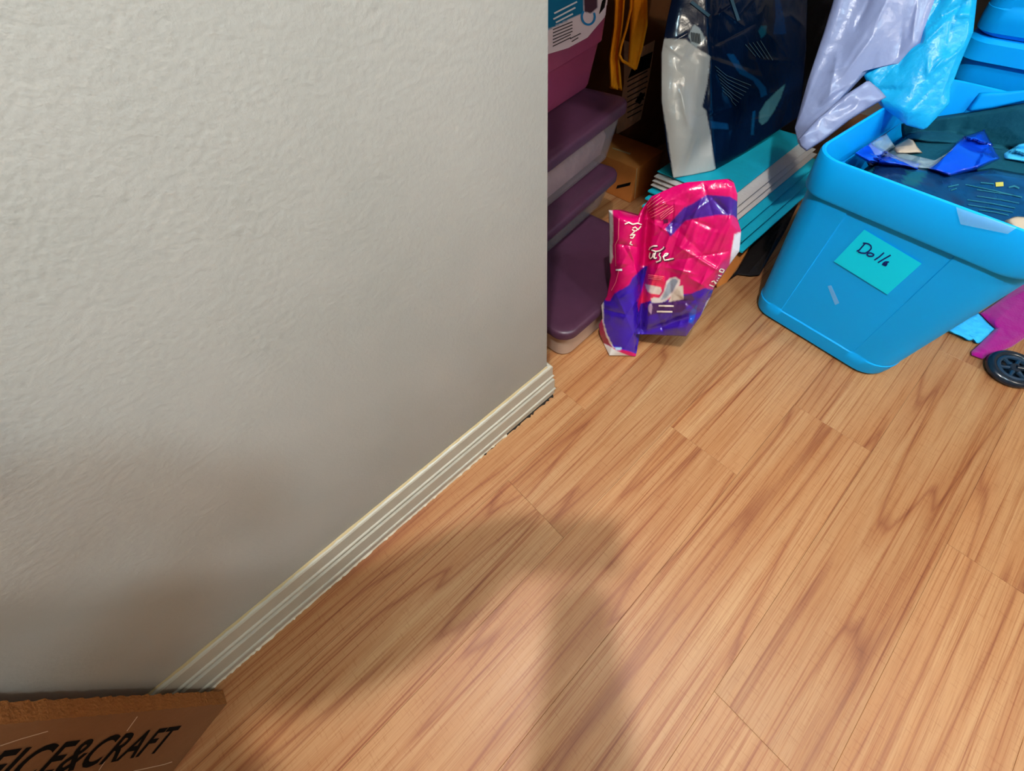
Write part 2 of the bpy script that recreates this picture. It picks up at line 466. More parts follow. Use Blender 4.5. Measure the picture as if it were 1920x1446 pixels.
mesh_obj('worn_edge', [q for y_, d_q, h_q in we for q in ((WX + .0002, y_, .1456 + h_q), (WX + .0025 + d_q, y_, .1458))], [(2 * k, 2 * k + 1, 2 * k + 3, 2 * k + 2) for k in range(len(we) - 1)], 'bare_wood', bb, True)
jagged('grime_line', 0.18, WY + .017, WX + .010, WX + .0172, .0009, .0049, 'grime', bb, .003)

# unseen shelf added over the stored things (above the frame) to keep the alcove dim
mat('shelf_wood', lin(150, 120, 92), 0.6, 0.3, bump=(30, .1), mottle=(8, .1))
sh_ = thing('shade_shelf', 'deep wooden shelf added out of view to shade the alcove and bins', 'shelf', (RX0, 1.6, 1.12))
HOOK = Vector((RX0 + 1.43, 1.47, 1.10))
mesh_obj('hook', *tube_mesh([HOOK + Vector((-.012, 0, .026)), HOOK + Vector((.008, 0, .020)), HOOK + Vector((.010, 0, -.012)), HOOK + Vector((.022, 0, -.024)), HOOK + Vector((.036, 0, -.014))], .004, 8), mat('hook_metal', lin(150, 150, 150), .35, .5, metal=1.0), sh_)
bm_obj('board', box_bm(.0, 1.43, -.98, 1.14, 0, .022, .002, 1), 'shelf_wood', sh_)
for y_ in (-.8, .1, 1.0): bm_obj('bracket', box_bm(.0, .9, y_ - .012, y_ + .012, -.03, 0, .002, 1), 'shelf_wood', sh_)

# ------------------------------------------------------------------ ceiling lamps (above the frame), two of them added fill
mat('lamp_metal', lin(190, 188, 182), 0.35, 0.5, metal=1.0)
mat('lamp_glass', lin(245, 240, 230), 0.4, 0.4, emit=((1, .95, .85, 1), 1.2))
LAMP_WORDS = ['close to the painted wall', 'added as cool fill between the other two lamps', 'added as warm fill close to the plain far wall']
for (p, w, c, r), words in zip(LAMPS, LAMP_WORDS):
    t = thing('ceiling_lamp', 'round flush ceiling lamp with frosted dome ' + words, 'lamp', (p[0], p[1], RZ), group='ceiling lamps')
    rings = [[Vector((rr * math.cos(k * math.pi / 16), rr * math.sin(k * math.pi / 16), z)) for k in range(32)] for rr, z in ((.15, 0), (.16, -.004), (.16, -.018), (.15, -.022))]
    mesh_obj('base_plate', *loft(rings, True, True), 'lamp_metal', t, True, local=True)
    rings = [[Vector((rr * math.cos(k * math.pi / 16), rr * math.sin(k * math.pi / 16), z)) for k in range(32)] for rr, z in ((.145, -.020), (.14, -.034), (.12, -.046), (.08, -.054), (.03, -.057))]
    mesh_obj('dome', *loft(rings, False, True), 'lamp_glass', t, True, local=True)
    ld = bpy.data.lights.new('lamp_light', 'POINT'); ld.energy = w; ld.color = c; ld.shadow_soft_size = r
    lo = bpy.data.objects.new('lamp_light', ld); link(lo, t); lo.location = (0, 0, -0.16)

# ------------------------------------------------------------------ big teal tub with a Dolls card
mat('teal_plastic', lin(0, 172, 255), 0.5, 0.2, bump=(300, 0.02))
mat('ink', lin(12, 30, 110), 0.6, 0.2)
mat('note_paper', lin(0, 222, 255), 0.7, 0.2)
mat('clear_tape', lin(190, 235, 250), 0.12, 0.6, alpha=0.28)
def tote(name, label, loc, rz, hw, hl, h, group=None, lid=False, matname='teal_plastic', ribs=True):
    t = thing(name, label, 'tub', loc, rz, group)
    lip = h - 0.088
    def ring(hw_, hl_, r, z, rec=0.0):
        pts = []
        n = 7
        def side(ax, ay, bx, by):      # points along a straight side, with two panel steps
            L_ = math.hypot(bx - ax, by - ay); ux, uy = (bx - ax) / L_, (by - ay) / L_; nx, ny = uy, -ux
            w = 0.095; e = 0.006
            for s, d in ((L_ * .03, 0), (L_ / 2 - w - .016, 0), (L_ / 2 - w - .005, .9), (L_ / 2 - w + .005, 1), (L_ / 2 - w + .017, .3), (L_ / 2, .3), (L_ / 2 + w - .017, .3), (L_ / 2 + w - .005, 1), (L_ / 2 + w + .005, .9), (L_ / 2 + w + .016, 0), (L_ * .97, 0)):
                pts.append(Vector((ax + ux * s - nx * rec * d, ay + uy * s - ny * rec * d, z)))
        def corner(cx, cy, a0):
            for k in range(n + 1):
                a = math.radians(a0 + 90 * k / n); pts.append(Vector((cx + r * math.cos(a), cy + r * math.sin(a), z)))
        corner(hw_ - r, -hl_ + r, 270); side(hw_, -hl_ + r, hw_, hl_ - r)
        corner(hw_ - r, hl_ - r, 0); side(hw_ - r, hl_, -hw_ + r, hl_)
        corner(-hw_ + r, hl_ - r, 90); side(-hw_, hl_ - r, -hw_, -hl_ + r)
        corner(-hw_ + r, -hl_ + r, 180); side(-hw_ + r, -hl_, hw_ - r, -hl_)
        return pts
    rc = 0.014 if ribs else 0.0
    R = [ring(hw - .05, hl - .05, .05, .004), ring(hw - .018, hl - .018, .06, 0.0), ring(hw - .004, hl - .004, .062, .010), ring(hw, hl, .062, .03), ring(hw + .003, hl + .003, .062, .056),
         ring(hw + .0012, hl + .0012, .062, .0595, rc * .2), ring(hw + .002, hl + .002, .062, .066, rc), ring(hw + .031, hl + .031, .062, lip - .006, rc)]
    R += [ring(hw + .032, hl + .032, .062, lip), ring(hw + .039, hl + .039, .064, lip + .001), ring(hw + .041, hl + .041, .064, lip + .006), ring(hw + .047, hl + .047, .066, h - .008),
          ring(hw + .0455, hl + .0455, .066, h - .002), ring(hw + .042, hl + .042, .064, h), ring(hw + .038, hl + .038, .062, h - .002), ring(hw + .036, hl + .036, .06, h - .01), ring(hw + .028, hl + .028, .058, lip - .01),
          ring(hw - .002, hl - .002, .056, .03), ring(hw - .03, hl - .03, .05, .02)]
    v, f = loft(R, True, True)
    body = mesh_obj('body', v, f, matname, t, True, local=True, angle=35)
    if lid:
        K = [ring(hw + .050, hl + .050, .068, h - .035), ring(hw + .058, hl + .058, .07, h - .033), ring(hw + .058, hl + .058, .07, h + .004), ring(hw + .050, hl + .050, .068, h + .012),
             ring(hw + .02, hl + .02, .06, h + .013), ring(hw + .012, hl + .012, .058, h + .002)]
        v, f = loft(K, False, True); mesh_obj('lid', v, f, matname, t, True, local=True, angle=35)
    return t, body
TH = math.radians(-6.0)
tub, tub_body = tote('storage_tub', 'tall teal plastic tub with a card reading Dolls on its front', (0.026, 1.397, 0.0), TH, 0.203, 0.250, 0.50)
bv = bvh_of(tub_body)
note = quad_patch('name_card', (1621, 430), (1729, 494), (1664, 552), (1564, 490), bv, 'note_paper', tub, off=.0022)
tag(note, label='bright cyan paper card')
W = lambda x, y: (1550 + x * 0.10417, 420 + y * 0.10417)
DOLLS = [[(655, 345), (700, 345)], [(700, 345), (640, 410), (590, 470), (545, 488)], [(700, 345), (760, 360), (800, 395), (805, 440), (760, 490), (700, 525), (630, 522), (570, 500)],
         [(860, 555), (800, 520), (745, 525), (725, 550), (760, 580), (820, 580), (855, 560)], [(1035, 515), (950, 590), (860, 650)], [(1155, 560), (1040, 625), (925, 695)],
         [(1125, 685), (1060, 680), (1010, 715), (1090, 720), (1060, 755), (1000, 720)], [(1100, 690), (1040, 730), (1070, 745)]]
strokes('handwriting', [[W(*p) for p in l] for l in DOLLS], 2.7, 'ink', bvh_of(note), note, off=.0008, step=1.5)
quad_patch('tape_scrap', (1552, 536), (1559, 535), (1574, 568), (1566, 572), bv, 'clear_tape', tub, nu=6, nv=6)

# second tub behind, with its lid on
tote('storage_tub', 'teal plastic tub with its lid on, behind the Dolls tub', (0.16, 2.17, 0), math.radians(-3), 0.29, 0.27, 0.535, lid=True)
tote('storage_tub', 'teal plastic tub stacked on the lidded tub at the back', (0.125, 2.15, 0.549), math.radians(-3), 0.315, 0.305, 0.42, ribs=False)

# ------------------------------------------------------------------ what lies in the open tub
mat('blue_film', lin(8, 70, 215), 0.16, 0.6, coat=0.4, bump=(30, 0.15))
mat('navy_film', attr=True, rough=0.22, spec=0.5, coat=0.3, bump=(30, 0.12))
mat('clear_film', lin(205, 232, 240), 0.10, 0.6, alpha=0.26, bump=(60, 0.5))
mat('beige_paper', lin(206, 186, 160), 0.8, 0.2)
mat('pale_blue_cloth', lin(70, 190, 235), 0.8, 0.2, bump=(120, 0.2))
mat('print_teal', lin(40, 112, 126), 0.6, 0.2)
mat('print_yellow', lin(205, 196, 90), 0.6, 0.2)
T_ = lambda s, x, y: (s[0] + x * s[2], s[1] + y * s[2])
def wob(amp, sc, seed, base=0.0):
    return lambda u, v, x, y, p, e: base * e + amp * e * crumple(p, sc, seed) + amp * .4 * noise.noise(p * sc * 2.3)
def level(z, tilt=(0, 0)):
    n = Vector((tilt[0], tilt[1], 1)).normalized(); f_ = flat((0.0, 1.25, z), n)
    rot = Matrix.Rotation(TH, 3, 'Z'); inv_ = rot.inverted(); c0 = Vector((.026, 1.397, 0))
    def g_(x, y):                                  # kept inside the walls of the tub
        p, n_ = f_(x, y); q = inv_ @ (p - c0)
        q.x = max(-.221, min(.221, q.x)); q.y = max(-.268, min(.268, q.y)); q.z = min(q.z, .488)
        return c0 + rot @ q, n_
    return g_
mat('dark_cloth_and_shade', lin(6, 74, 92), 0.85, 0.2, bump=(60, .3))
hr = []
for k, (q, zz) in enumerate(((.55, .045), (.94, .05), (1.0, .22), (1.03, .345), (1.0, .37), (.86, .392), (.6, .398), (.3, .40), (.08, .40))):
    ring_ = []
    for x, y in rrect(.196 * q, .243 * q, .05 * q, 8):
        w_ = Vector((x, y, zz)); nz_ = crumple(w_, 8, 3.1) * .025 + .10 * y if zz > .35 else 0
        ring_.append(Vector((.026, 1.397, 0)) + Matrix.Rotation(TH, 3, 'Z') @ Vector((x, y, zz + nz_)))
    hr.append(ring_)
heap = mesh_obj('folded_cloth', *loft(hr, True, True), 'dark_cloth_and_shade', None, True, angle=180)
tag(heap, 'dark teal cloth heaped at the bottom of the Dolls tub', 'cloth')
def resting(*objs, z=.43, up=None):
    tree = bvh_of(*objs); f_ = level(z)
    def g_(x, y):
        loc, nor, _, _ = tree.ray_cast(CAM, ray(x, y).normalized())
        if loc is None: return f_(x, y)
        return loc, (up or Vector((0, 0, 1)))
    return g_
NAVY = paint([([(1600, 280), (1700, 318), (1740, 330), (1700, 355), (1620, 320)], (14, 42, 84)), ([(1700, 320), (1740, 322), (1720, 350), (1690, 345)], (20, 80, 92))], (12, 52, 92))
pk = thing('printed_pack', 'dark navy plastic pack with pale print inside the Dolls tub', 'pack', tuple(at_z(1780, 360, .36)))
pkb = pillow('wrapper', [(1625, 285), (1700, 312), (1790, 325), (1860, 315), (1975, 335)], [(1640, 330), (1720, 368), (1800, 400), (1870, 425), (1985, 465)], [(1625, 285), (1625, 305), (1640, 330)], [(1975, 335), (1990, 400), (1985, 465)],
       resting(heap), 50, 26, 'navy_film', wob(.010, 14, 5.2, .018), .004, NAVY, pk, backn=Vector((0, 0, 1)))
bv = bvh_of(pkb); S6 = (1720, 180, .17986)
rows = [[(500, 925), (790, 985), (1090, 1060)], [(620, 980), (900, 1020), (1090, 1055)], [(620, 1045), (850, 1080), (1060, 1120)], [(520, 1085), (760, 1120), (1020, 1170)], [(530, 1135), (780, 1175), (1000, 1215)], [(640, 1190), (820, 1215), (950, 1245)]]
strokes('print_lines', [[T_(S6, *p) for p in l] for l in rows], 1.6, 'print_teal', bv, pk)
for l, w in (([(660, 905), (800, 920)], 2), ([(950, 955), (1010, 940), (1060, 965)], 3), ([(320, 950), (430, 925)], 2), ([(350, 985), (410, 965)], 2)):
    strokes('print_mark', [[T_(S6, *p) for p in l]], w, 'print_teal', bv, pk)
strokes('print_dot', [([T_(S6, 815, 925), T_(S6, 895, 920)], 8)], 8, 'print_yellow', bv, pk)
b1 = pillow('plastic_bag', [(1588, 212), (1606, 205), (1618, 215)], [(1630, 306), (1690, 312), (1722, 318), (1728, 306)], [(1588, 212), (1586, 250), (1594, 285), (1630, 306)], [(1618, 215), (1612, 245), (1640, 272), (1690, 296), (1728, 306)],
       resting(heap, pkb), 40, 44, 'blue_film', wob(.016, 16, 1.3, .045), .004, backn=Vector((0, 0, 1)))
tag(b1, 'glossy royal blue plastic bag twisted against the rim of the Dolls tub', 'bag', 'blue plastic bags in the Dolls tub')
b2 = pillow('plastic_bag', [(1765, 300), (1800, 258), (1846, 243)], [(1738, 316), (1780, 331), (1830, 320), (1878, 297)], [(1765, 300), (1750, 308), (1738, 316)], [(1846, 243), (1856, 262), (1878, 297)],
       resting(heap, pkb), 36, 30, 'blue_film', lambda u, v, x, y, p, e: .045 * e + .012 * e * (1 if (x - 1836) + (y - 300) * .55 > 0 else 0) + .01 * e * crumple(p, 9, 4), .004, backn=Vector((0, 0, 1)))
tag(b2, 'matte royal blue plastic bag with a folded corner, on the navy pack', 'bag', 'blue plastic bags in the Dolls tub')
fl = pillow('film_wrap', [(1600, 225), (1630, 188), (1655, 207)], [(1640, 290), (1690, 300), (1745, 316), (1800, 268)], [(1600, 225), (1612, 250), (1640, 290)], [(1655, 207), (1662, 250), (1685, 285), (1760, 302), (1800, 268)],
       resting(heap, pkb, b1, b2), 40, 40, 'clear_film', wob(.014, 26, 8.8, .010), .001, backn=Vector((0, 0, 1)))
tag(fl, 'crinkled clear plastic wrap over the blue bag in the Dolls tub', 'wrap')
pp = pillow('paper_sheet', [(1675, 275), (1703, 258), (1712, 262)], [(1680, 287), (1700, 288), (1730, 287)], [(1675, 275), (1676, 282), (1680, 287)], [(1712, 262), (1720, 275), (1730, 287)], resting(heap, pkb, b1), 14, 12, 'beige_paper', wob(.006, 20, 2, .022), .002)
tag(pp, 'small beige paper scrap beside the clear wrap in the Dolls tub', 'paper')
pc = pillow('draped_piece', [(1885, 413), (1905, 405), (1975, 412)], [(1898, 425), (1930, 440), (1985, 462)], [(1885, 413), (1890, 420), (1898, 425)], [(1975, 412), (1985, 440), (1985, 462)], level(.415), 16, 12, 'beige_paper', wob(.006, 14, 6, .022), .024, backn=Vector((0, 0, 1)))
tag(pc, 'beige cloth poking out at the front rim of the Dolls tub', 'cloth')
shade_sheet = pillow('draped_piece', [(1690, 232), (1760, 218), (1808, 211), (1900, 196), (1975, 184)], [(1692, 258), (1740, 268), (1800, 270), (1870, 282), (1985, 280)], [(1690, 232), (1690, 245), (1692, 258)], [(1975, 184), (1985, 280)], resting(heap, tub_body, up=Vector((0, -.7, .7))), 40, 26, 'dark_cloth_and_shade', lambda u, v, x, y, p, e: .026 * e + .03 * e * crumple(p, 6, 5), .002)  # dark sheet over the back wall, stands in for shade inside the tub
tag(shade_sheet, 'dark teal sheet standing in for shade on the back wall of the Dolls tub', 'cloth')
ps = pillow('draped_piece', [(1878, 290), (1910, 270), (1975, 258)], [(1880, 297), (1920, 305), (1985, 312)], [(1878, 290), (1880, 297)], [(1975, 258), (1985, 312)], resting(heap, pkb, shade_sheet), 20, 14, 'pale_blue_cloth', wob(.012, 14, 9, .022), .004, backn=Vector((0, 0, 1)))
tag(ps, 'pale blue cloth beside the matte blue bag in the Dolls tub', 'cloth')
pb = pillow('foam_board', [(1836, 174), (1880, 172), (1960, 166)], [(1808, 212), (1860, 204), (1975, 178)], [(1836, 174), (1820, 195), (1808, 212)], [(1960, 166), (1975, 178)], flat(Vector((.026, 1.397, 0)) + Matrix.Rotation(TH, 3, 'Z') @ Vector((0, .268, .44)), Matrix.Rotation(TH, 3, 'Z') @ Vector((0, -1, .10))), 14, 8, 'teal_plastic', lambda u, v, x, y, p, e: .003 * min(1, e * 3), .005)
tag(pb, 'flat teal board leaning inside the back of the Dolls tub', 'board')
tp = quad_patch('film_flap', (1793, 388), (1905, 428), (1890, 438), (1802, 420), bvh_of(tub_body), 'clear_tape', tub, nu=16, nv=8, off=.003)

# ------------------------------------------------------------------ white carrier bag hanging over the tub's back corner
mat('white_film', lin(158, 172, 214), 0.28, 0.5, bump=(40, 0.25), translucent=0.25)
mat('sheer_film', lin(30, 196, 250), 0.3, 0.4, bump=(45, 0.3), translucent=0.3)
wb = thing('carrier_bag', 'translucent white plastic carrier bag hanging over the teal tub rim', 'bag', tuple(at_plane(1600, 200, (-.3, 1.42, .5), Vector((.2, -.85, .4)).normalized())))
CRW = creaser((1490, 0, 1830, 240), 40, 12, .007, (3, 9), (25, 80), (-.9, .35))
def folds(seed, k=1.0):
    def f(u, v, x, y, p, e):
        d = (x - 1500) * .82 + (y - 0) * .42
        return e * (.018 + .010 * k * math.sin(d / 17.0 + 1.3 * noise.noise(p * 7 + Vector((seed, 0, 0)))) + CRW(x, y))
    return f
s1 = flat((-.30, 1.42, .5), (.25, -.85, .40))
pillow('bag_panel', [(1575, -40), (1650, -40), (1765, -40)], [(1490, 240), (1496, 268), (1508, 278), (1522, 262)], [(1575, -40), (1545, 60), (1515, 150), (1490, 240)], [(1765, -40), (1730, 80), (1690, 120), (1630, 130), (1580, 185), (1522, 262)],
       s1, 60, 70, 'white_film', folds(2.0), .05, None, wb)
s2 = flat((-.22, 1.44, .5), (.15, -.85, .45))
pillow('bag_fold', [(1738, -40), (1790, -40), (1836, -40)], [(1660, 205), (1700, 235), (1730, 243), (1738, 240)], [(1738, -40), (1722, 80), (1640, 115), (1618, 140), (1640, 180), (1660, 205)], [(1836, -40), (1825, 60), (1800, 120), (1783, 165), (1780, 195), (1738, 240)],
       s2, 60, 70, 'sheer_film', folds(6.0, .8), .05, None, wb)
def handle(a, b, w):                              # film handle: a narrow folded strap up to the hook
    top_ = HOOK + Vector((.022, 0, -.019)); L_, R_ = [], []; vs_, fs_ = [], []
    for k in range(13):
        t = k / 12; c0, c1 = a.lerp(top_ - Vector((w * .5, 0, 0)), t), b.lerp(top_ + Vector((w * .5, 0, 0)), t)
        for q in range(5):
            p = c0.lerp(c1, q / 4); vs_.append(p + Vector((0, .006 * math.sin(q * 2.2 + t * 4), 0)))
    n_ = len(vs_); vs_ += [p + Vector((0, .004, 0)) for p in vs_[:]]
    for k in range(12):
        for q in range(4):
            i = k * 5 + q; fs_ += [(i, i + 1, i + 6, i + 5), (n_ + i, n_ + i + 5, n_ + i + 6, n_ + i + 1)]
    return mesh_obj('bag_handle', vs_, fs_, 'white_film', wb, True, angle=180)
handle(s1(1578, -36)[0], s1(1764, -36)[0], .012)
handle(s2(1740, -36)[0], s2(1834, -36)[0], .012)
pillow('bag_corner', [(1496, 262), (1530, 225), (1585, 178), (1628, 150)], [(1512, 284), (1546, 262), (1592, 226), (1662, 182)], [(1496, 262), (1500, 274), (1512, 284)], [(1628, 150), (1650, 168), (1662, 182)],
       flat((-.27, 1.38, .5), (.3, -.75, .5)), 40, 14, 'white_film', wob(.012, 18, 3.0, .01), .015, None, wb)

# ------------------------------------------------------------------ stacked bins with purple lids behind the wall corner
mat('purple_lid', lin(68, 37, 56), 0.38, 0.45, bump=(200, 0.03), mottle=(20, .08))
mat('frosted_bin', lin(176, 162, 166), 0.28, 0.5, alpha=0.32)
mat('tan_bin', lin(178, 152, 134), 0.4, 0.4)
mat('bin_clothes', lin(206, 168, 172), 0.9, 0.1, bump=(40, .5), mottle=(12, .25))
mat('bin_dark_clothes', lin(60, 58, 52), 0.9, 0.1, bump=(40, .5), mottle=(12, .25))
def rr3(hw, hl, r, z): return [Vector((x, y, z)) for x, y in rrect(hw, hl, r, 7)]
def lidded_bin(label, corner, rz, w, l, z0, h, body_mat, fill, rim=0.03, contents_words=None, tp=.024):
    """corner = far right top corner of the lid (x, y) ; w across, l along; the lid overhangs the tapered body."""
    ex = Vector((math.cos(rz), math.sin(rz), 0)); ey = Vector((-math.sin(rz), math.cos(rz), 0))
    c = Vector((corner[0], corner[1], z0)) - ex * (w / 2) - ey * (l / 2)
    t = thing('storage_bin', label, 'bin', tuple(c), rz, 'purple lidded bins stacked behind the wall')
    hw, hl = w / 2 - .012, l / 2 - .012
    R = [rr3(hw - tp - .026, hl - tp - .026, .03, .001), rr3(hw - tp - .008, hl - tp - .008, .038, 0), rr3(hw - tp, hl - tp, .042, .008), rr3(hw - .002, hl - .002, .045, h - rim - .004), rr3(hw + .004, hl + .004, .046, h - rim), rr3(hw + .004, hl + .004, .046, h - .014)]
    R += [rr3(hw + .001, hl + .001, .044, h - .014), rr3(hw - .006, hl - .006, .042, h - rim - .004), rr3(hw - .028, hl - .028, .038, .012), rr3(hw - .05, hl - .05, .03, .010)]
    mesh_obj('body', *loft(R, True, True), body_mat, t, True, local=True, angle=40)
    K = [rr3(hw + .0055, hl + .0055, .047, h - rim), rr3(hw + .012, hl + .012, .05, h - rim + .002), rr3(hw + .012, hl + .012, .05, h - .010), rr3(hw + .008, hl + .008, .048, h - .003), rr3(hw + .002, hl + .002, .046, h),
         rr3(hw - .024, hl - .024, .04, h), rr3(hw - .030, hl - .030, .036, h - .0015), rr3(hw - .07, hl - .07, .03, h - .0015)]
    mesh_obj('lid', *loft(K, False, True), 'purple_lid', t, True, local=True, angle=50)
    if fill:
        C = [[v + Vector((0, 0, .012 * noise.noise(v * 30))) for v in ring] for ring in (rr3(hw - .055, hl - .055, .03, .018), rr3(hw - .042, hl - .042, .035, .022), rr3(hw - .035, hl - .03, .035, h * .42), rr3(hw - .05, hl - .045, .035, h * .60), rr3(hw - .09, hl - .09, .03, h * .62))]
        cv, cf = loft(C, True, True); mb = Matrix.Translation(c) @ Matrix.Rotation(rz, 4, 'Z')
        cobj = mesh_obj('folded_clothes', [mb @ v for v in cv], cf, fill, None, True)
        tag(cobj, contents_words, 'clothes')
    return t
R8 = math.radians(8)
lidded_bin('tan plastic bin with a purple lid, lowest in the stack by the wall corner', (-.492, 1.09), math.radians(2), .46, .527, 0.0, .127, 'tan_bin', None, tp=.004)
lidded_bin('shallow frosted bin with a purple lid, between two other bins', (-.800, 1.200), R8, .36, .52, .1278, .122, 'frosted_bin', 'bin_dark_clothes', contents_words='dark folded clothes inside the shallow frosted bin')
lidded_bin('deep clear bin with a purple lid, under the pink box', (-.855, 1.275), R8, .38, .52, .2505, .182, 'frosted_bin', 'bin_clothes', rim=.034, contents_words='pale mauve folded clothes inside the deep clear bin')
# pink box with a paper label on top of the stack
mat('pink_plastic', lin(150, 64, 98), 0.3, 0.5, bump=(60, .03), mottle=(9, .08))
mat('label_paper', attr=True, rough=0.55, spec=0.3)
mat('print_grey', lin(70, 62, 66), 0.7, 0.2); mat('print_white', lin(225, 222, 225), 0.6, 0.2); mat('print_black', lin(10, 9, 9), 0.8, 0.1)
pkx = thing('pink_box', 'pink plastic box with a blue and white paper label on the bin stack', 'box', (-1.155, 1.075, .4332), R8)
R = [rr3(.13, .165, .03, .001), rr3(.145, .18, .04, 0), rr3(.15, .185, .045, .008), rr3(.168, .203, .05, .118), rr3(.176, .211, .052, .122), rr3(.186, .222, .054, .30), rr3(.186, .222, .054, .31), rr3(.180, .216, .052, .31), rr3(.15, .185, .045, .02)]
pbody = mesh_obj('body', *loft(R, True, True), 'pink_plastic', pkx, True, local=True, angle=35)
K = [rr3(.188, .224, .055, .30), rr3(.196, .232, .058, .302), rr3(.196, .232, .058, .325), rr3(.18, .216, .05, .332)]
mesh_obj('lid', *loft(K, False, True), 'pink_plastic', pkx, True, local=True)
bv = bvh_of(pbody); S1 = (1020, 0, .15633)
lab = patch('paper_label', [T_(S1, 10, -420), T_(S1, 400, -520), T_(S1, 800, -650)], [T_(S1, 40, 650), T_(S1, 290, 575), T_(S1, 520, 450), T_(S1, 755, 170)], [T_(S1, 10, -420), T_(S1, 10, 300), T_(S1, 40, 650)], [T_(S1, 800, -650), T_(S1, 770, 0), T_(S1, 755, 170)], bv, 'label_paper', pkx, 60, 60,
            colfn=paint([([T_(S1, *p) for p in ((0, -700), (470, -700), (470, 150), (70, 345), (0, 380))], (6, 108, 150)), ([T_(S1, *p) for p in ((470, -300), (640, -300), (640, 90), (560, 160), (480, 140))], (70, 40, 52))], (222, 206, 212)))
bv2 = bvh_of(lab)
strokes('label_print', [[T_(S1, *p) for p in l] for l in ([(120, 160), (395, 20)], [(110, 230), (375, 90)], [(140, 270), (345, 165)])], 3.0, 'print_white', bv2, lab)
strokes('label_small_print', [[T_(S1, *p) for p in l] for l in [[(105, 355 + 40 * k), (320 + 20 * (k < 4), 260 + 38 * k)] for k in range(6)] + [[(310, 465), (440, 400)], [(330, 500), (410, 450)]]], 2.0, 'print_grey', bv2, lab)
mat('print_blue', lin(40, 130, 190), .6, .2)
strokes('label_ring', [[T_(S1, 530 + 78 * math.cos(a), 200 + 95 * math.sin(a)) for a in [math.radians(q) for q in range(-30, 231, 15)]]], 4.0, 'print_blue', bv2, lab)
strokes('label_bars', [([T_(S1, 700 + 11 * k, 10 - 20 * k), T_(S1, 665 + 11 * k, 165 - 14 * k)], 1.1) for k in range(6)], 1.1, 'print_black', bv2, lab)

# ------------------------------------------------------------------ cardboard things at the back
mat('cardboard', lin(190, 114, 52), 0.85, 0.15, bump=(90, .12), mottle=(14, .10))
mat('dark_cardboard', lin(112, 72, 44), 0.85, 0.15, bump=(90, .12), mottle=(14, .12))
mat('tape_tan', lin(198, 160, 108), 0.3, 0.4)
mat('newsprint', lin(226, 196, 172), 0.75, 0.2, mottle=(60, .1))
def crate(name, label, x0, x1, y0, y1, z0, z1, m_, bev=.004, rz=0.0):
    cx, cy = (x0 + x1) / 2, (y0 + y1) / 2
    t = thing(name, label, 'box', (cx, cy, z0), rz)
    o = bm_obj('body', box_bm(x0 - cx, x1 - cx, y0 - cy, y1 - cy, 0, z1 - z0, bev, 2), m_, t, True, local=True)
    return t, o
sb, sbo = crate('cardboard_box', 'small brown cardboard box on the floor behind the bin stack', -1.12, -.866, 1.395, 1.58, 0, .15, 'cardboard', .006)
bv = bvh_of(sbo); S4 = (1020, 200, .15633)
quad_patch('tape_strip', T_(S4, 820, 490), T_(S4, 1045, 560), T_(S4, 1030, 580), T_(S4, 820, 505), bv, 'tape_tan', sb)
quad_patch('flap_slot', T_(S4, 880, 945), T_(S4, 1045, 905), T_(S4, 1030, 945), T_(S4, 865, 985), bv, 'print_black', sb)
strokes('crease', [[T_(S4, 1115, 740), T_(S4, 1085, 1120)]], 1.5, 'tape_tan', bv, sb, off=.0006)
nb, nbo = crate('cardboard_box', 'tall cardboard box with a printed pale panel behind the bins', -1.45, -1.06, 1.595, 1.95, 0, .78, 'dark_cardboard', .006)
bv = bvh_of(nbo)
pan = patch('printed_panel', [T_(S1, 960, 480), T_(S1, 1180, 560), T_(S1, 1330, 480)], [T_(S4, 860, 340), T_(S4, 1000, 260), T_(S4, 1160, 150)], [T_(S1, 960, 480), T_(S1, 960, 1000), T_(S4, 860, 340)], [T_(S1, 1330, 480), T_(S1, 1270, 900), T_(S4, 1160, 150)], bv, 'newsprint', nb, 24, 40)
bv2 = bvh_of(pan)
quad_patch('print_block', T_(S1, 1090, 720), T_(S1, 1320, 610), T_(S1, 1290, 800), T_(S1, 1010, 940), bv2, 'print_black', pan)
strokes('print_lines', [[T_(S1, 1000, 980 + 62 * k), T_(S1, 1240, 850 + 62 * k)] for k in range(8)], 2.0, 'print_grey', bv2, pan)
strokes('print_spot', [([T_(S1, 1120, 1235), T_(S1, 1185, 1120)], 10)], 10, 'print_black', bv2, pan)
# amber cloth bag handle hanging in front of the printed box
mat('amber_cloth', lin(216, 130, 12), 0.8, 0.15, bump=(200, .2))
am = thing('cloth_strap', 'amber cloth straps hanging beside the pink box', 'strap', tuple(at_plane(1160, 165, (-1.03, 1.42, .4), Vector((.6, -.75, .2)).normalized())))
sf = flat((-1.03, 1.42, .4), (.6, -.75, .2)); S1b = lambda *p: T_(S1, *p)
pillow('strap_band', [S1b(840, -120), S1b(910, -120), S1b(985, -120)], [S1b(790, 1060), S1b(870, 1075), S1b(940, 1090)], [S1b(840, -120), S1b(830, 300), S1b(775, 700), S1b(790, 1060)], [S1b(985, -120), S1b(950, 300), S1b(905, 650), S1b(940, 1090)], sf, 10, 40, 'amber_cloth', lambda u, v, x, y, p, e: .012 * math.sin(u * 9) * e, .006, None, am)
pillow('strap_band', [S1b(1055, -120), S1b(1150, -120), S1b(1240, -120)], [S1b(1000, 790), S1b(1060, 820), S1b(1115, 835)], [S1b(1055, -120), S1b(1030, 350), S1b(1010, 700), S1b(1000, 790)], [S1b(1240, -120), S1b(1245, 300), S1b(1180, 600), S1b(1115, 835)], flat((-1.02, 1.41, .4), (.6, -.75, .2)), 12, 40, 'amber_cloth', lambda u, v, x, y, p, e: .008 * math.sin(u * 7) * e, .006, None, am)
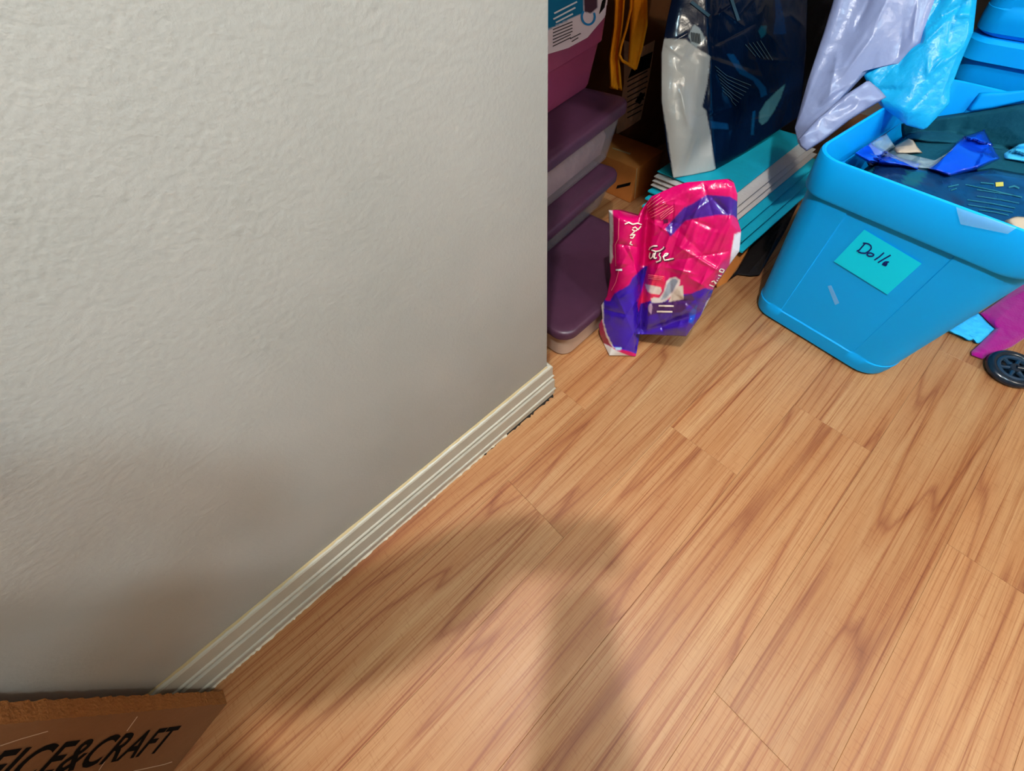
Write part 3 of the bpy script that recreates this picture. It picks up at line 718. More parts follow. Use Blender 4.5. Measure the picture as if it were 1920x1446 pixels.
pts = [at_plane(*S1b(*p), (-1.02, 1.405, .4), Vector((.6, -.75, .2)).normalized()) for p in ((1050, -120), (1040, 100), (985, 350), (925, 550), (905, 660), (940, 730), (1010, 770), (1100, 830))]
mesh_obj('strap_loop', *tube_mesh(pts, .0045, 8), 'amber_cloth', am, True)

# ------------------------------------------------------------------ stack of folded pads on a low cardboard box, black bag beside it
lb, lbo = crate('cardboard_box', 'low brown cardboard box under the folded teal pads', -.78, -.425, 1.335, 1.95, 0, .055, 'cardboard', .004)
mat('teal_pad', lin(24, 184, 208), 0.5, 0.35, bump=(50, .15), mottle=(10, .06))
mat('white_pad', lin(216, 206, 198), 0.75, 0.2, bump=(90, .15))
def pad(label, x1, y0, z0, th, m_, skew=0.0):
    bm = bmesh.new(); nx, ny = 14, 16
    vs_, fs_ = [], []
    for s in (1, 0):
        for j in range(ny + 1):
            for i in range(nx + 1):
                u, v = i / nx, j / ny
                x = -.76 + (x1 + .76) * u + skew * v; y = y0 + (1.93 - y0) * v
                e = min(1.0, min((1 - u) / .06, u / .06, v / .05, (1 - v) / .05)); e = math.sqrt(max(0, 1 - (1 - e) ** 2)) if e < 1 else 1
                zc = z0 + th / 2; w = .0012 * noise.noise(Vector((x * 14, y * 9, z0 * 50)))
                vs_.append((x, y, zc + (1 if s else -1) * th / 2 * (.25 + .75 * e) + w))
    k = (nx + 1) * (ny + 1)
    for j in range(ny):
        for i in range(nx):
            a = j * (nx + 1) + i
            fs_.append((a, a + 1, a + nx + 2, a + nx + 1)); fs_.append((k + a, k + a + nx + 1, k + a + nx + 2, k + a + 1))
    rim = [i for i in range(nx + 1)] + [j * (nx + 1) + nx for j in range(1, ny + 1)] + [ny * (nx + 1) + i for i in range(nx - 1, -1, -1)] + [j * (nx + 1) for j in range(ny - 1, 0, -1)]
    for a, b in zip(rim, rim[1:] + rim[:1]): fs_.append((a, k + a, k + b, b))
    o = mesh_obj('folded_pad', vs_, fs_, m_, None, True, angle=60)
    return tag(o, label, 'pad', 'folded pads stacked on the low cardboard box')
pad('thick teal folded pad resting on the low cardboard box', -.333, 1.315, .0555, 0.028, 'teal_pad')
pad('teal folded pad second from the bottom of the pad stack', -.352, 1.325, .0858, 0.024, 'teal_pad')
pad('teal folded pad right under the white folded pads', -.378, 1.335, .1121, 0.022, 'teal_pad')
pad('white folded pad lowest of the white ones in the pad stack', -.405, 1.345, .1364, .0122, 'white_pad')
pad('white folded pad in the middle of the white ones', -.418, 1.350, .1507, .0122, 'white_pad')
pad('white folded pad uppermost of the white ones', -.432, 1.355, .1650, .0122, 'white_pad')
pad('thin teal folded pad on top of the pad stack, under the diaper pack', -.470, 1.370, .1793, .010, 'teal_pad')
mat('black_film', lin(30, 24, 22), 0.32, 0.45, bump=(35, .3))
S7 = (1330, 330, .15911); s7 = lambda *p: T_(S7, *p)
CRB = creaser((1360, 340, 1510, 530), 16, 5, .008, (3, 9), (40, 110), (-.85, .2))
bb_ = pillow('garbage_bag', [s7(690, 420), s7(930, 200), s7(1165, 50)], [s7(215, 1240), s7(330, 1160), s7(480, 1180), s7(590, 1170)], [s7(690, 420), s7(540, 740), s7(330, 1100), s7(215, 1240)], [s7(1165, 50), s7(1100, 220), s7(900, 640), s7(590, 1170)], flat((-.3, 1.5, .009), (0, 0, 1)), 40, 70, 'black_film', lambda u, v, x, y, p, e: .006 * e + CRB(x, y) * e, .006, backn=Vector((0, 0, 1)))  # real bag, near end drawn out over the floor to stand in for shade
tag(bb_, 'flat black plastic bag on the floor, widened to stand in for shade, between the pads and the teal tub', 'bag')
cf = pillow('cardboard_flap', [s7(370, 800), s7(440, 810), s7(520, 770)], [s7(60, 1310), s7(150, 1340), s7(210, 1250)], [s7(370, 800), s7(230, 1040), s7(60, 1310)], [s7(520, 770), s7(370, 1020), s7(210, 1250)], flat((-.33, 1.20, .006), (.5, -.1, .8)), 8, 16, 'cardboard', None, .004)
tag(cf, 'torn brown cardboard strip on the floor beside the black bag', 'cardboard')

# ------------------------------------------------------------------ navy diaper pack with a white end
ZB = .192
A = at_z(1262, 334, ZB); B = at_z(1338, 320, ZB); Ct = at_z(1330, 100, .50); Dn = at_z(1500, 218, ZB + .03)
pA, nA = plane3(A, B, Ct); pB, nB = plane3(B, Ct, Dn)
crease = lambda y: 1330 + 8 * (y - 100) / 220.0
def pack_surf(x, y):
    k = max(0.0, min(1.0, (x - crease(y) + 8) / 16))
    a, b = at_plane(x, y, pA, nA), at_plane(x, y, pB, nB)
    return a.lerp(b, k), nA.lerp(nB, k).normalized()
S2 = (1220, 0, .17708); s2_ = lambda *p: T_(S2, *p)
PACK = paint([([s2_(*p) for p in ((100, 440), (150, 408), (375, 418), (480, 505), (632, 595), (600, 890), (545, 1130), (585, 1170), (640, 1446), (660, 1640), (690, 1800), (560, 1850), (240, 1890), (180, 1446), (110, 1050), (105, 620))], (200, 195, 186)),
              ([s2_(*p) for p in ((400, 380), (440, 290), (465, 258), (520, 300), (580, 410), (540, 470), (480, 500), (430, 460))], (170, 178, 176)),
              ([s2_(*p) for p in ((800, 570), (880, 575), (990, 740), (1140, 840), (1220, 930), (1230, 1000), (1170, 1035), (1150, 950), (1080, 850), (940, 780))], (8, 66, 112)),
              ([s2_(*p) for p in ((1310, -20), (1370, -20), (1420, 200), (1440, 360), (1290, 370), (1320, 180))], (6, 42, 84)),
              ([s2_(*p) for p in ((1140, 330), (1170, 275), (1230, 270), (1220, 360), (1170, 410))], (16, 84, 110)),
              ([s2_(*p) for p in ((1145, 1290), (1150, 1190), (1220, 1080), (1330, 970), (1425, 890), (1380, 1030), (1310, 1170), (1230, 1290), (1180, 1325))], (58, 108, 118)),
              ([s2_(*p) for p in ((630, 1280), (820, 1310), (825, 1370), (640, 1360))], (16, 76, 124)),
              ([s2_(*p) for p in ((1080, 1180), (1110, 1170), (1090, 1430), (1060, 1430))], (10, 70, 110))], (5, 24, 52))
mat('pack_film', attr=True, rough=0.22, spec=0.35, coat=0.2, bump=(28, 0.18))
dp = thing('diaper_pack', 'dark navy plastic diaper pack with a white end on the pads', 'pack', tuple((A + B) / 2))
CRP = creaser((1240, 0, 1510, 330), 34, 8, .007, (2.5, 8), (25, 80))
def pack_rel(u, v, x, y, p, e):
    return .014 * e + .016 * e * crumple(p, 6, 4.4) + e * CRP(x, y) + (.003 * math.cos((y - 60) / 30.0) * e if x < 1330 else 0)
dpb = pillow('wrapper', [(1268, -40), (1340, -45), (1430, -45), (1515, -40)], [(1262, 334), (1300, 328), (1338, 320), (1400, 284), (1500, 218)], [(1268, -40), (1250, 40), (1240, 100), (1240, 190), (1250, 280), (1262, 334)], [(1515, -40), (1512, 90), (1506, 160), (1500, 218)],
             pack_surf, 130, 150, 'pack_film', pack_rel, .14, PACK, dp, edge=.10, backn=Vector((.55, -.75, .25)).normalized())
bv = bvh_of(dpb)
mat('print_pale', lin(64, 96, 112), .6, .2)
cur = [[s2_(680 + 14 * k, 700 + 44 * k), s2_(800 + 8 * k, 800 + 40 * k), s2_(920 - 10 * k, 850 + 38 * k), s2_(1060 - 26 * k, 905 + 36 * k)] for k in range(7)]
strokes('small_print', cur, 1.3, 'print_pale', bv, dp, off=.002)
strokes('upper_print', [[s2_(1000 + 40 * k, 470 - 10 * k), s2_(1110 + 45 * k, 600 + 10 * k)] for k in range(5)], 1.3, 'print_pale', bv, dp, off=.002)
for l_ in ([s2_(430, 20), s2_(620, 170)], [s2_(850, -20), s2_(930, 220)]): strokes('top_print', [l_], 6, 'print_pale', bv, dp, off=.002)
strokes('bar_code', [([s2_(430 + 17 * k, 340 + 3 * k), s2_(440 + 17 * k, 440 + 6 * k)], 1.2) for k in range(6)], 1.2, 'print_black', bv, dp, off=.002)

# ------------------------------------------------------------------ crumpled pink and purple pads bag standing on the floor
P0 = Vector((-.365, .750, 0.0)); DX = Vector((.92, .39, 0)).normalized()
NB = Vector((DX.y, -DX.x, .16)).normalized()      # faces the camera, leaning back
def pink_surf(x, y):
    p = at_plane(x, y, P0, NB)
    if p.z < .004: p = at_z(x, y, .004)
    return p, NB
a_ = lambda x, y: (1120 + x * .11757, 330 + y * .11757)
b_ = lambda x, y: (1250 + x * .11757, 330 + y * .11757)
c_ = lambda x, y: (1120 + x * .11757, 500 + y * .11757)
d_ = lambda x, y: (1230 + x * .11757, 480 + y * .11757)
PINK, PURP, BLUE, WHITE, DKPINK = (206, 4, 96), (74, 36, 160), (52, 22, 168), (214, 208, 202), (150, 4, 70)
regs = [
    ([b_(0, 880), b_(60, 970), b_(130, 900), b_(290, 720), b_(400, 690), b_(820, 620), b_(1060, 630), b_(1120, 680), b_(1150, 600), b_(1150, 420), b_(1010, 330), b_(640, 300), b_(540, 360), b_(420, 440), b_(270, 510), b_(60, 740), b_(-20, 830)], (66, 28, 134)),
    ([c_(770, -20), c_(560, 180), c_(510, 290), c_(270, 430), c_(200, 550), c_(140, 545), c_(110, 510), c_(60, 620), c_(60, 760), c_(80, 850), c_(110, 1020), c_(240, 1260), c_(280, 1300), c_(500, 1350), c_(640, 1400), c_(700, 1100), c_(640, 600), c_(700, 420), c_(800, 0)], BLUE),
    ([c_(690, 590), c_(860, 540), d_(0, 750), d_(200, 700), d_(440, 610), d_(560, 600), d_(780, 510), d_(920, 550), d_(880, 650), d_(750, 880), d_(690, 1030), d_(500, 1290), d_(0, 1290), c_(700, 1110), c_(600, 1060), c_(620, 880)], (58, 24, 156)),
    ([d_(0, 750), d_(200, 730), d_(440, 640), d_(560, 600), d_(620, 700), d_(400, 900), d_(0, 920), c_(800, 790), c_(810, 640), c_(860, 590)], (74, 32, 104)),
    ([d_(660, 770), d_(640, 900), d_(590, 1090), d_(520, 1060), d_(540, 900)], (14, 72, 190)),
    ([c_(60, 560), c_(100, 500), c_(100, 880), c_(150, 1060), c_(240, 1250), c_(270, 1300), c_(230, 1300), c_(130, 1100), c_(80, 860), c_(55, 700)], WHITE),
    ([c_(10, 900), c_(55, 830), c_(90, 900), c_(130, 1080), c_(200, 1230), c_(260, 1300), c_(180, 1260), c_(100, 1230), c_(20, 1000)], DKPINK),
    ([c_(90, 1220), c_(180, 1260), c_(300, 1340), c_(540, 1440), c_(540, 1500), c_(180, 1430)], WHITE),
    ([c_(270, 1290), c_(390, 1290), c_(380, 1330), c_(300, 1340)], (170, 200, 220)),
    ([a_(150, 540), a_(240, 550), a_(255, 800), a_(240, 1200), a_(250, 1290), a_(215, 1400), a_(170, 1360), a_(180, 1230), a_(195, 1000), a_(190, 700)], WHITE),
    ([d_(890, 640), d_(810, 720), d_(760, 860), d_(690, 1010), d_(560, 1170), d_(480, 1300), d_(620, 1220), d_(800, 900), d_(900, 660)], (190, 205, 220)),
    ([b_(1190, 890), b_(1080, 930), b_(1050, 1100), b_(1000, 1420), b_(1100, 1300), b_(1180, 1200), b_(1200, 1000)], (206, 208, 222)),
    ([c_(690, 590), c_(760, 300), c_(800, 120), c_(1080, 150), c_(1080, 300), c_(980, 480), c_(860, 540)], (238, 40, 92)),
    ([c_(760, 280), c_(900, 305), c_(1010, 330), c_(1030, 390), c_(990, 450), c_(860, 430), c_(800, 400)], (232, 214, 204)),
    ([d_(320, 480), d_(430, 475), d_(442, 690), d_(200, 735), d_(240, 640)], (216, 204, 190)),
    ([c_(850, 510), c_(900, 490), c_(990, 500), c_(1060, 400), c_(1100, 240), c_(1160, 180), c_(1276, 165), d_(310, 335), d_(385, 380), d_(380, 450), d_(280, 600), d_(160, 720), d_(60, 750), c_(870, 580)], (226, 216, 212)),
    ([c_(1000, 545), c_(1070, 420), c_(1120, 270), c_(1190, 200), d_(310, 365), d_(350, 400), d_(270, 560), d_(150, 680), d_(60, 715)], (164, 176, 190)),
    ([c_(810, 640), c_(830, 600), c_(860, 580), c_(880, 640), c_(860, 760), c_(820, 720)], (190, 160, 190)),
]
mat('pink_film', attr=True, rough=0.24, spec=0.5, coat=0.5, bump=(40, 0.35))
pbag = thing('pads_bag', 'crumpled pink and purple plastic pads bag standing on the floor', 'bag', tuple(P0))
CRK = creaser((1130, 340, 1390, 640), 60, 21, .007, (2.5, 7), (20, 65))
CRK2 = creaser((1230, 390, 1390, 600), 20, 4, .009, (4, 11), (40, 90), (-1.15, .2))
def pink_rel(u, v, x, y, p, e):
    h = .016 * e + .018 * e * crumple(p, 6, 1.7) + e * (CRK(x, y) + CRK2(x, y))
    cr_ = 1213 - (y - 400) * .06                 # deep fold between the gusset and the front panel
    h -= .045 * math.exp(-((x - cr_) / 9.0) ** 2) * e
    h += .030 * math.exp(-((x - 1170) / 26.0) ** 2) * e
    h += .03 * math.exp(-((x - 1300) / 60.0) ** 2) * math.exp(-((y - 520) / 90.0) ** 2) * e
    h -= .02 * math.exp(-(((y - 612) + .35 * (x - 1240)) / 9.0) ** 2) * e if x > 1200 else 0
    return h
pkbag = pillow('wrapper', [a_(180, 545), a_(330, 545), a_(640, 640), a_(690, 560), a_(860, 330), a_(1210, 170), b_(300, 105), b_(960, 50), b_(1080, 120)],
               [c_(190, 1420), c_(400, 1425), c_(610, 1432), c_(640, 1300), c_(590, 1190), c_(620, 1080), c_(900, 1090), d_(300, 1280), d_(480, 1285)],
               [a_(180, 545), a_(190, 1000), a_(190, 1350), c_(210, 150), c_(150, 480), c_(60, 620), c_(80, 830), c_(20, 930), c_(40, 1080), c_(100, 1230), c_(190, 1420)],
               [b_(1080, 120), b_(1130, 300), b_(1120, 660), b_(1190, 880), b_(1160, 1200), b_(1000, 1420), d_(930, 500), d_(880, 640), d_(700, 980), d_(480, 1285)],
               pink_surf, 150, 170, 'pink_film', pink_rel, .05, paint(regs, PINK), pbag, edge=.07)
bv = bvh_of(pkbag)
mat('print_cream', lin(238, 226, 214), .5, .3); mat('print_coral', lin(246, 120, 140), .5, .3); mat('print_plum', lin(96, 10, 60), .5, .3)
lw = 2.4
name1 = [[(830, 1180), (850, 1140), (900, 1115), (960, 1110)], [(870, 1180), (930, 1200), (1000, 1190), (1060, 1150), (1065, 1125)],
         [(850, 1220), (835, 1290), (850, 1320), (885, 1290), (905, 1225)], [(930, 1215), (905, 1290), (920, 1320), (950, 1300)], [(1010, 1225), (985, 1260), (1015, 1300), (1000, 1350), (940, 1370)],
         [(1040, 1290), (1110, 1260), (1130, 1230), (1080, 1235), (1050, 1290), (1070, 1340), (1140, 1330), (1220, 1310)]]
sh = [[(x + 10, y + 12) for x, y in l] for l in name1]
strokes('lettering_shadow', [[a_(*p) for p in l] for l in sh], 4.0, 'print_plum', bv, pbag, off=.0015)
strokes('lettering', [[a_(*p) for p in l] for l in name1], lw, 'print_cream', bv, pbag, off=.0026)
name2 = [[(440, 765), (500, 740), (560, 770), (640, 755), (700, 775)], [(560, 830), (600, 810), (640, 850), (600, 880), (550, 850)], [(640, 860), (690, 800)], [(590, 880), (520, 950)], [(540, 940), (600, 930), (560, 990), (520, 980)], [(540, 1040), (520, 1080), (560, 1095)]]
strokes('side_lettering', [[a_(*p) for p in l] for l in name2], 2.2, 'print_cream', bv, pbag, off=.0024)
name3 = [[(845, 455), (900, 480), (940, 490)], [(880, 410), (920, 390), (940, 440), (960, 430)], [(960, 380), (990, 400), (960, 440), (940, 410)], [(980, 350), (1020, 370)], [(985, 300), (1040, 320), (1030, 340)], [(1000, 240), (1060, 260), (1085, 220), (1030, 200), (1000, 235)], [(1085, 220), (1095, 255)]]
strokes('edge_lettering', [[d_(*p) for p in l] for l in name3], 2.1, 'print_cream', bv, pbag, off=.0024)
fine = [[a_(780 + 18 * k, 470 + 38 * k), a_(1000 + 30 * k, 300 + 42 * k)] for k in range(6)] + [[a_(1000 + 10 * k, 640 + 30 * k), a_(1210 + 10 * k, 470 + 34 * k)] for k in range(3)]
strokes('fine_print', fine, 1.1, 'print_coral', bv, pbag, off=.0024)
strokes('front_print', [[c_(820, 130 + 28 * k), c_(1060 - 20 * k, 160 + 22 * k)] for k in range(3)], 1.3, 'print_coral', bv, pbag, off=.0024)
strokes('absorbency_print', [[c_(980, 620), c_(1220, 625)], [c_(950, 712), c_(1200, 715)]], 3.2, 'print_cream', bv, pbag, off=.0024)
strokes('gusset_print', [[a_(350, 680), a_(340, 1000), a_(290, 1100), a_(300, 1440)], [c_(350, 50), c_(300, 250), c_(230, 380)]], 1.1, 'print_coral', bv, pbag, off=.0024)
strokes('gusset_bar', [[c_(300, 52), c_(400, 50)]], 3.6, 'print_white', bv, pbag, off=.0026)
strokes('flower_mark', [[a_(1060, 725), a_(1125, 715)]], 7, 'print_plum', bv, pbag, off=.0024)

# ------------------------------------------------------------------ doll clothes and a toy wheel at the right
mat('magenta_cloth', lin(156, 0, 124), 0.85, 0.15, bump=(160, .2), sheen=.3)
mat('sky_cloth', lin(60, 190, 250), 0.85, 0.15, bump=(90, .3))
mat('black_plastic', lin(16, 30, 44), 0.22, 0.5)
mat('dark_blue_plastic', lin(20, 48, 70), 0.3, 0.5)
S8 = (1780, 560, .13834); e_ = lambda *p: T_(S8, *p)
CRD = creaser((1830, 520, 1960, 670), 18, 6, .006, (3, 8), (20, 60), (-.6, .3))
def on_floor(x, y): return at_z(x, y, .004), Vector((0, 0, 1))
mg = pillow('doll_dress', [e_(410, 200), e_(650, 40), e_(1020, -235), e_(1130, -300)], [e_(300, 770), e_(450, 825), e_(640, 745), e_(850, 655), e_(1180, 430)], [e_(410, 200), e_(620, 410), e_(400, 620), e_(290, 720), e_(300, 770)], [e_(1130, -300), e_(1220, 60), e_(1180, 430)],
            on_floor, 60, 44, 'magenta_cloth', lambda u, v, x, y, p, e: .022 * e + .020 * e * crumple(p, 9, 7) + e * CRD(x, y), .003, edge=.16)
tag(mg, 'magenta doll dress lying on the floor behind the teal tub', 'clothes')
sk = pillow('doll_sock', [e_(-40, 440), e_(160, 290), e_(390, 190)], [e_(190, 490), e_(270, 575), e_(370, 560), e_(380, 615), e_(440, 590), e_(620, 410)], [e_(-40, 440), e_(60, 480), e_(190, 490)], [e_(390, 190), e_(510, 315), e_(620, 410)],
            on_floor, 34, 22, 'sky_cloth', wob(.016, 26, 3, .020), .003)
tag(sk, 'sky blue ruffled doll cloth peeking out beside the magenta dress', 'clothes')
wc = at_z(1899, 692, .017); ax = Vector((.06, -.10, .99)).normalized()
s_ = ax.cross(Vector((0, 0, 1))).normalized(); u_ = s_.cross(ax)
wl = thing('toy_wheel', 'black plastic toy wheel with spokes on the floor beside the magenta dress', 'wheel', tuple(wc))
def around(r, h, k, n): r *= .8; h *= .8; a = 2 * math.pi * k / n; return wc + ax * h + r * (math.cos(a) * s_ + math.sin(a) * u_)
mesh_obj('tire', *tube_mesh([around(.062, 0, k, 40) for k in range(40)], .011, 10, True), 'black_plastic', wl)
mesh_obj('rim', *tube_mesh([around(.046, .004, k, 36) for k in range(36)], .006, 8, True), 'dark_blue_plastic', wl)
hub = [[around(r, h, k, 24) for k in range(24)] for r, h in ((.018, -.018), (.02, .004), (.016, .012), (.006, .014))]
mesh_obj('hub', *loft(hub, True, True), 'black_plastic', wl)
for q in range(6):
    a, b = around(.016, .004, q, 6), around(.046, .003, q, 6)
    mesh_obj('spoke', *tube_mesh([a, a.lerp(b, .5), b], [.006, .0045, .006], 8), 'dark_blue_plastic', wl)
back = [[around(r, -.008, k, 24) for k in range(24)] for r in (.02, .05)]
mesh_obj('web', *loft(back, True, False), 'black_plastic', wl)
mesh_obj('axle', *tube_mesh([wc + ax * .008, wc + Vector((.045, .018, .012)), wc + Vector((.085, .036, .002)), Vector((wc.x + .125, wc.y + .054, .009))], [.007, .008, .008, .009], 10), 'black_plastic', wl)

# ------------------------------------------------------------------ flattened carton leaning on the wall near the photographer
mat('carton', lin(122, 82, 52), 0.8, 0.2, bump=(60, .15), mottle=(9, .08))
mat('carton_edge', lin(150, 98, 54), 0.9, 0.1, bump=(220, .5))
B0 = Vector((-.375, -.567, 0)); db = Vector((.248, -.969, 0)).normalized(); dn = Vector((.969, .248, 0)).normalized()
ct = thing('flattened_carton', 'flattened brown carton printed OFFICE&CRAFT standing against the wall', 'box', tuple(B0))
UPV = Vector((-.02, .07, 1.0)).normalized()
random.seed(11)
def carton():
    vs_, fs_ = [], []; n = 120; H_ = .62; TK = .026
    for k in range(n + 1):
        z = H_ * k / n; base = B0 + UPV * z
        j1 = .0009 * math.sin(k * 1.3) + .0011 * random.uniform(-1, 1); j2 = .0009 * random.uniform(-1, 1)
        vs_ += [base + db * (.004 + j2), base - dn * TK - db * (.004 + j1)]
    return vs_, [(2 * k, 2 * k + 1, 2 * k + 3, 2 * k + 2) for k in range(n)]
ev, ef = carton()
mesh_obj('fluted_edge', ev, ef, 'carton_edge', ct, True)
nn_ = 121; fv = [ev[2 * k] for k in range(nn_)] + [ev[2 * k] + db * .55 for k in range(nn_)] + [ev[2 * k + 1] for k in range(nn_)] + [ev[2 * k + 1] + db * .55 for k in range(nn_)]
ff = [(k, k + 1, nn_ + k + 1, nn_ + k) for k in range(nn_ - 1)] + [(2 * nn_ + k, 3 * nn_ + k, 3 * nn_ + k + 1, 2 * nn_ + k + 1) for k in range(nn_ - 1)] + [(nn_ + k, nn_ + k + 1, 3 * nn_ + k + 1, 3 * nn_ + k) for k in range(nn_ - 1)] + [(nn_ - 1, 3 * nn_ - 1, 4 * nn_ - 1, 2 * nn_ - 1)]
face = mesh_obj('panel', fv, ff, 'carton', ct, True, angle=20)
bv = bvh_of(face)
# letters run down the panel: read from high to low, tops towards the alcove
org = B0 + UPV * 0.092 + db * 0.046
def carton_text():
    cu = bpy.data.curves.new('t', 'FONT'); cu.body = 'OFFICE&CRAFT'; cu.size = .062; cu.offset = .0011; cu.shear = 0.0; cu.resolution_u = 4; cu.align_x = 'RIGHT'; cu.space_character = 1.06
    tmp = bpy.data.objects.new('t', cu); COL.objects.link(tmp); bpy.context.view_layer.update()
    me = bpy.data.meshes.new_from_object(tmp.evaluated_get(bpy.context.evaluated_depsgraph_get()))
    vv = [org - UPV * (v.co.x) * .85 + db * (.034 - v.co.y) + dn * .0012 for v in me.vertices]; ff_ = [tuple(p.vertices) for p in me.polygons]
    bpy.data.objects.remove(tmp); bpy.data.meshes.remove(me); bpy.data.curves.remove(cu)
    return mesh_obj('printed_lettering', vv, ff_, 'print_black', ct, False)
carton_text()
mat('scuff', lin(196, 168, 140), .8, .1)
g_ = lambda x, y: (x * .25, 1146 + y * .25)
for l in ([(0, 1010), (150, 960), (360, 900)], [(950, 900), (1030, 790)], [(1000, 1200), (1230, 1150), (1290, 1130)], [(740, 1195), (790, 1120)]):
    strokes('scuff_mark', [[g_(*p) for p in l]], 1.3, 'scuff', bv, ct, off=.0008)

# black garbage bag filling the back of the alcove behind the diaper pack
gb = pillow('garbage_bag', [(1200, -60), (1400, -70), (1640, -60)], [(1225, 290), (1400, 300), (1560, 235), (1640, 160)], [(1200, -60), (1195, 60), (1210, 180), (1225, 290)], [(1640, -60), (1650, 40), (1640, 160)],
            flat((-.75, 2.42, .3), (.1, -1, .1)), 40, 40, 'black_film', lambda u, v, x, y, p, e: .05 * e + .05 * crumple(p, 4, 3) * e, .20)
tag(gb, 'full black garbage bag at the back of the alcove behind the diaper pack', 'bag')

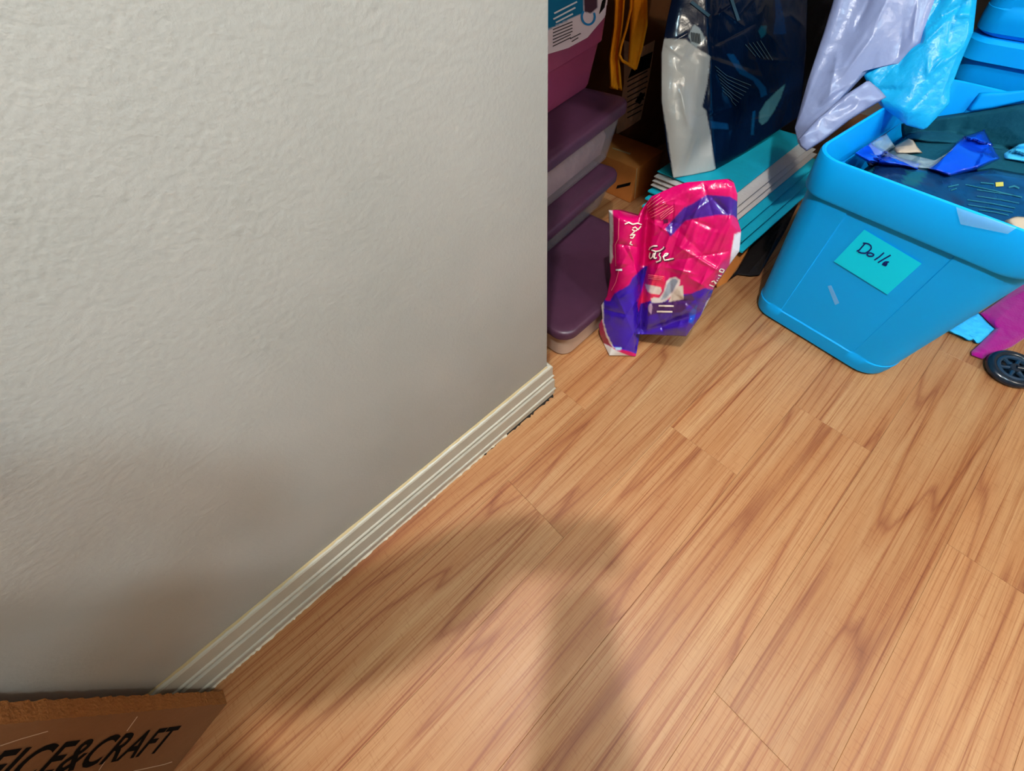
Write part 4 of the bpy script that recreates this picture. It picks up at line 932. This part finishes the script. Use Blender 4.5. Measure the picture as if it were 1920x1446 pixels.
# ------------------------------------------------------------------ the photographer, behind and above the frame, whose shadow falls on floor and wall
mat('skin', lin(196, 146, 120), 0.55, 0.3, bump=(200, .05)); mat('shirt', lin(96, 104, 120), 0.9, 0.1, bump=(180, .15)); mat('trousers', lin(46, 52, 70), 0.9, 0.1, bump=(220, .15)); mat('hair', lin(52, 36, 26), 0.6, 0.3, bump=(120, .6)); mat('shoe', lin(40, 38, 38), .6, .3)
def make_person():
    V, E, R = [], [], []
    def add(p, r, par=None):
        V.append(Vector(p)); R.append(r if isinstance(r, tuple) else (r, r)); i = len(V) - 1
        if par is not None: E.append((par, i))
        return i
    pel = add((.03, -.60, .80), (.15, .11)); bel = add((.02, -.58, .95), (.145, .105), pel); che = add((.01, -.54, 1.13), (.16, .11), bel); nec = add((.0, -.50, 1.30), (.07, .07), che)
    n2 = add((-.005, -.48, 1.36), .052, nec); hd = add((-.01, -.455, 1.44), (.075, .088), n2); top = add((-.015, -.44, 1.53), (.078, .09), hd); cr = add((-.018, -.44, 1.58), (.05, .06), top)
    nose = add((-.02, -.355, 1.46), .014, hd)
    hands = []
    for side, sh, mid, el, fo, wr, pa, fd in ((-1, (-.17, -.395, 1.275), (-.135, -.325, 1.18), (-.092, -.245, 1.08), (-.085, -.17, 1.045), (-.072, -.105, 1.03), (-.055, -.062, 1.032), Vector((.02, .042, .003))),
                                       (1, (.185, -.50, 1.265), (.215, -.40, 1.16), (.240, -.255, 1.06), (.180, -.178, 1.045), (.118, -.108, 1.04), (.078, -.062, 1.045), Vector((-.034, .030, .003)))):
        s = add(sh, .085, che); q = add(mid, .078, s); e = add(el, .072, q); f = add(fo, .066, e); w = add(wr, .050, f); p = add(pa, (.046, .030), w)
        sd = Vector((fd.y, -fd.x, 0)).normalized() * side
        for k in range(4):
            b = V[p] + sd * (.017 * (1.5 - k)) * 1.0 + fd * .25; ln = (.85, 1.0, .95, .75)[k]
            i1 = add(b + fd * .55 * ln, .0088, p); add(b + fd * 1.0 * ln + Vector((0, 0, -.012)), .0078, i1)
        tb = add(V[p] - sd * .03 + fd * .1 + Vector((0, 0, .004)), .010, w); add(V[tb] + fd * .6, .009, tb)
    for sx in (-1, 1):
        h = add((.03 + .085 * sx, -.615, .72), .085, pel); kn = add((.03 + .10 * sx, -.62, .44), .062, h); an = add((.03 + .105 * sx, -.665, .09), .042, kn)
        hl_ = add((.03 + .105 * sx, -.68, .045), .042, an); add((.03 + .115 * sx, -.58, .036), (.042, .034), an)
    me = bpy.data.meshes.new('body'); me.from_pydata([v[:] for v in V], E, []); o = bpy.data.objects.new('body', me); COL.objects.link(o)
    md = o.modifiers.new('skin', 'SKIN'); md.use_smooth_shade = True
    for i, sv in enumerate(me.skin_vertices[0].data): sv.radius = R[i]; sv.use_root = (i == 0)
    sub = o.modifiers.new('sub', 'SUBSURF'); sub.levels = 2; sub.render_levels = 2
    bpy.context.view_layer.update()
    ev_ = o.evaluated_get(bpy.context.evaluated_depsgraph_get()); nm = bpy.data.meshes.new_from_object(ev_)
    vv = [v.co.copy() for v in nm.vertices]; ff_ = [tuple(p.vertices) for p in nm.polygons]
    bpy.data.objects.remove(o)
    zmin = min(v.z for v in vv)
    for v in vv:
        if v.z < .2: v.z = max(v.z, .001) if zmin < .001 else v.z
    t = thing('person', 'person in a grey shirt and dark trousers holding up a phone', 'person', (.03, -.62, 0))
    body = mesh_obj('body', vv, ff_, 'shirt', t, True, angle=180)
    for nme in ('trousers', 'skin', 'shoe'): body.data.materials.append(MATS[nme])
    inv = Vector(t.location)
    for p in body.data.polygons:
        c = p.center + inv
        hand = c.z > .98 and c.y > -.095 and c.z < 1.1 or (c.x > .105 and c.y > -.13 and c.z < 1.1 and c.z > .98)
        p.material_index = 2 if (c.z > 1.325 or hand) else (3 if c.z < .075 else (1 if c.z < .84 else 0))
    hr_ = []
    for k in range(9):
        a = math.pi * .5 * k / 8; r = math.cos(a)
        hr_.append([Vector((-.017 + .098 * r * math.cos(b), -.462 + .112 * r * math.sin(b) - .004, 1.475 + .135 * math.sin(a) - (.06 if math.sin(b) < .2 and k == 0 else 0))) for b in [2 * math.pi * q / 28 for q in range(28)]])
    mesh_obj('hair', *loft(hr_, False, True), 'hair', t, True, angle=180)
    for sx in (-1, 1):
        c = Vector((-.017 + .03 * sx, -.372, 1.475)); rg = [[c + Vector((.011 * math.cos(b) * r, .006 * (1 - r), .008 * math.sin(b) * r)) for b in [2 * math.pi * q / 12 for q in range(12)]] for r in (1, .7, .3)]
        mesh_obj('eye', *loft(rg, False, True), 'print_black', t, True)
        c = Vector((-.013 + .088 * sx, -.45, 1.455)); mesh_obj('ear', *tube_mesh([c + Vector((0, .014 * math.cos(b), .028 * math.sin(b))) for b in [2 * math.pi * q / 14 for q in range(14)]], .007, 6, True), 'skin', t, True)
    mesh_obj('mouth', *tube_mesh([Vector((-.017 + .022 * q, -.372 - .006 * q * q, 1.415)) for q in (-1, -.5, 0, .5, 1)], .004, 6), 'skin', t, True)
    return t
make_person()
# the phone itself, just behind the lens
bm = box_bm(-.078, .078, -.038, .038, -.0045, .0045, .004, 3)
mtx = Matrix(((RIGHT.x, -DOWN.x, -FWD.x), (RIGHT.y, -DOWN.y, -FWD.y), (RIGHT.z, -DOWN.z, -FWD.z)))
ctr = CAM - FWD * .022 - RIGHT * .01 - DOWN * .012
pv = [ctr + mtx @ v.co for v in bm.verts]; bm.verts.index_update(); pf = [[v.index for v in f.verts] for f in bm.faces]; bm.free()
ph = thing('phone', 'black smartphone held in both hands of the person', 'phone', tuple(ctr))
mesh_obj('case', pv, pf, 'black_plastic', ph, True)
sv_ = [ctr + mtx @ Vector(q) for q in ((-.074, -.034, .0052), (.074, -.034, .0052), (.074, .034, .0052), (-.074, .034, .0052))]
mat('screen', lin(30, 34, 40), .1, .5); mesh_obj('screen', sv_, [(0, 1, 2, 3)], 'screen', ph, False)
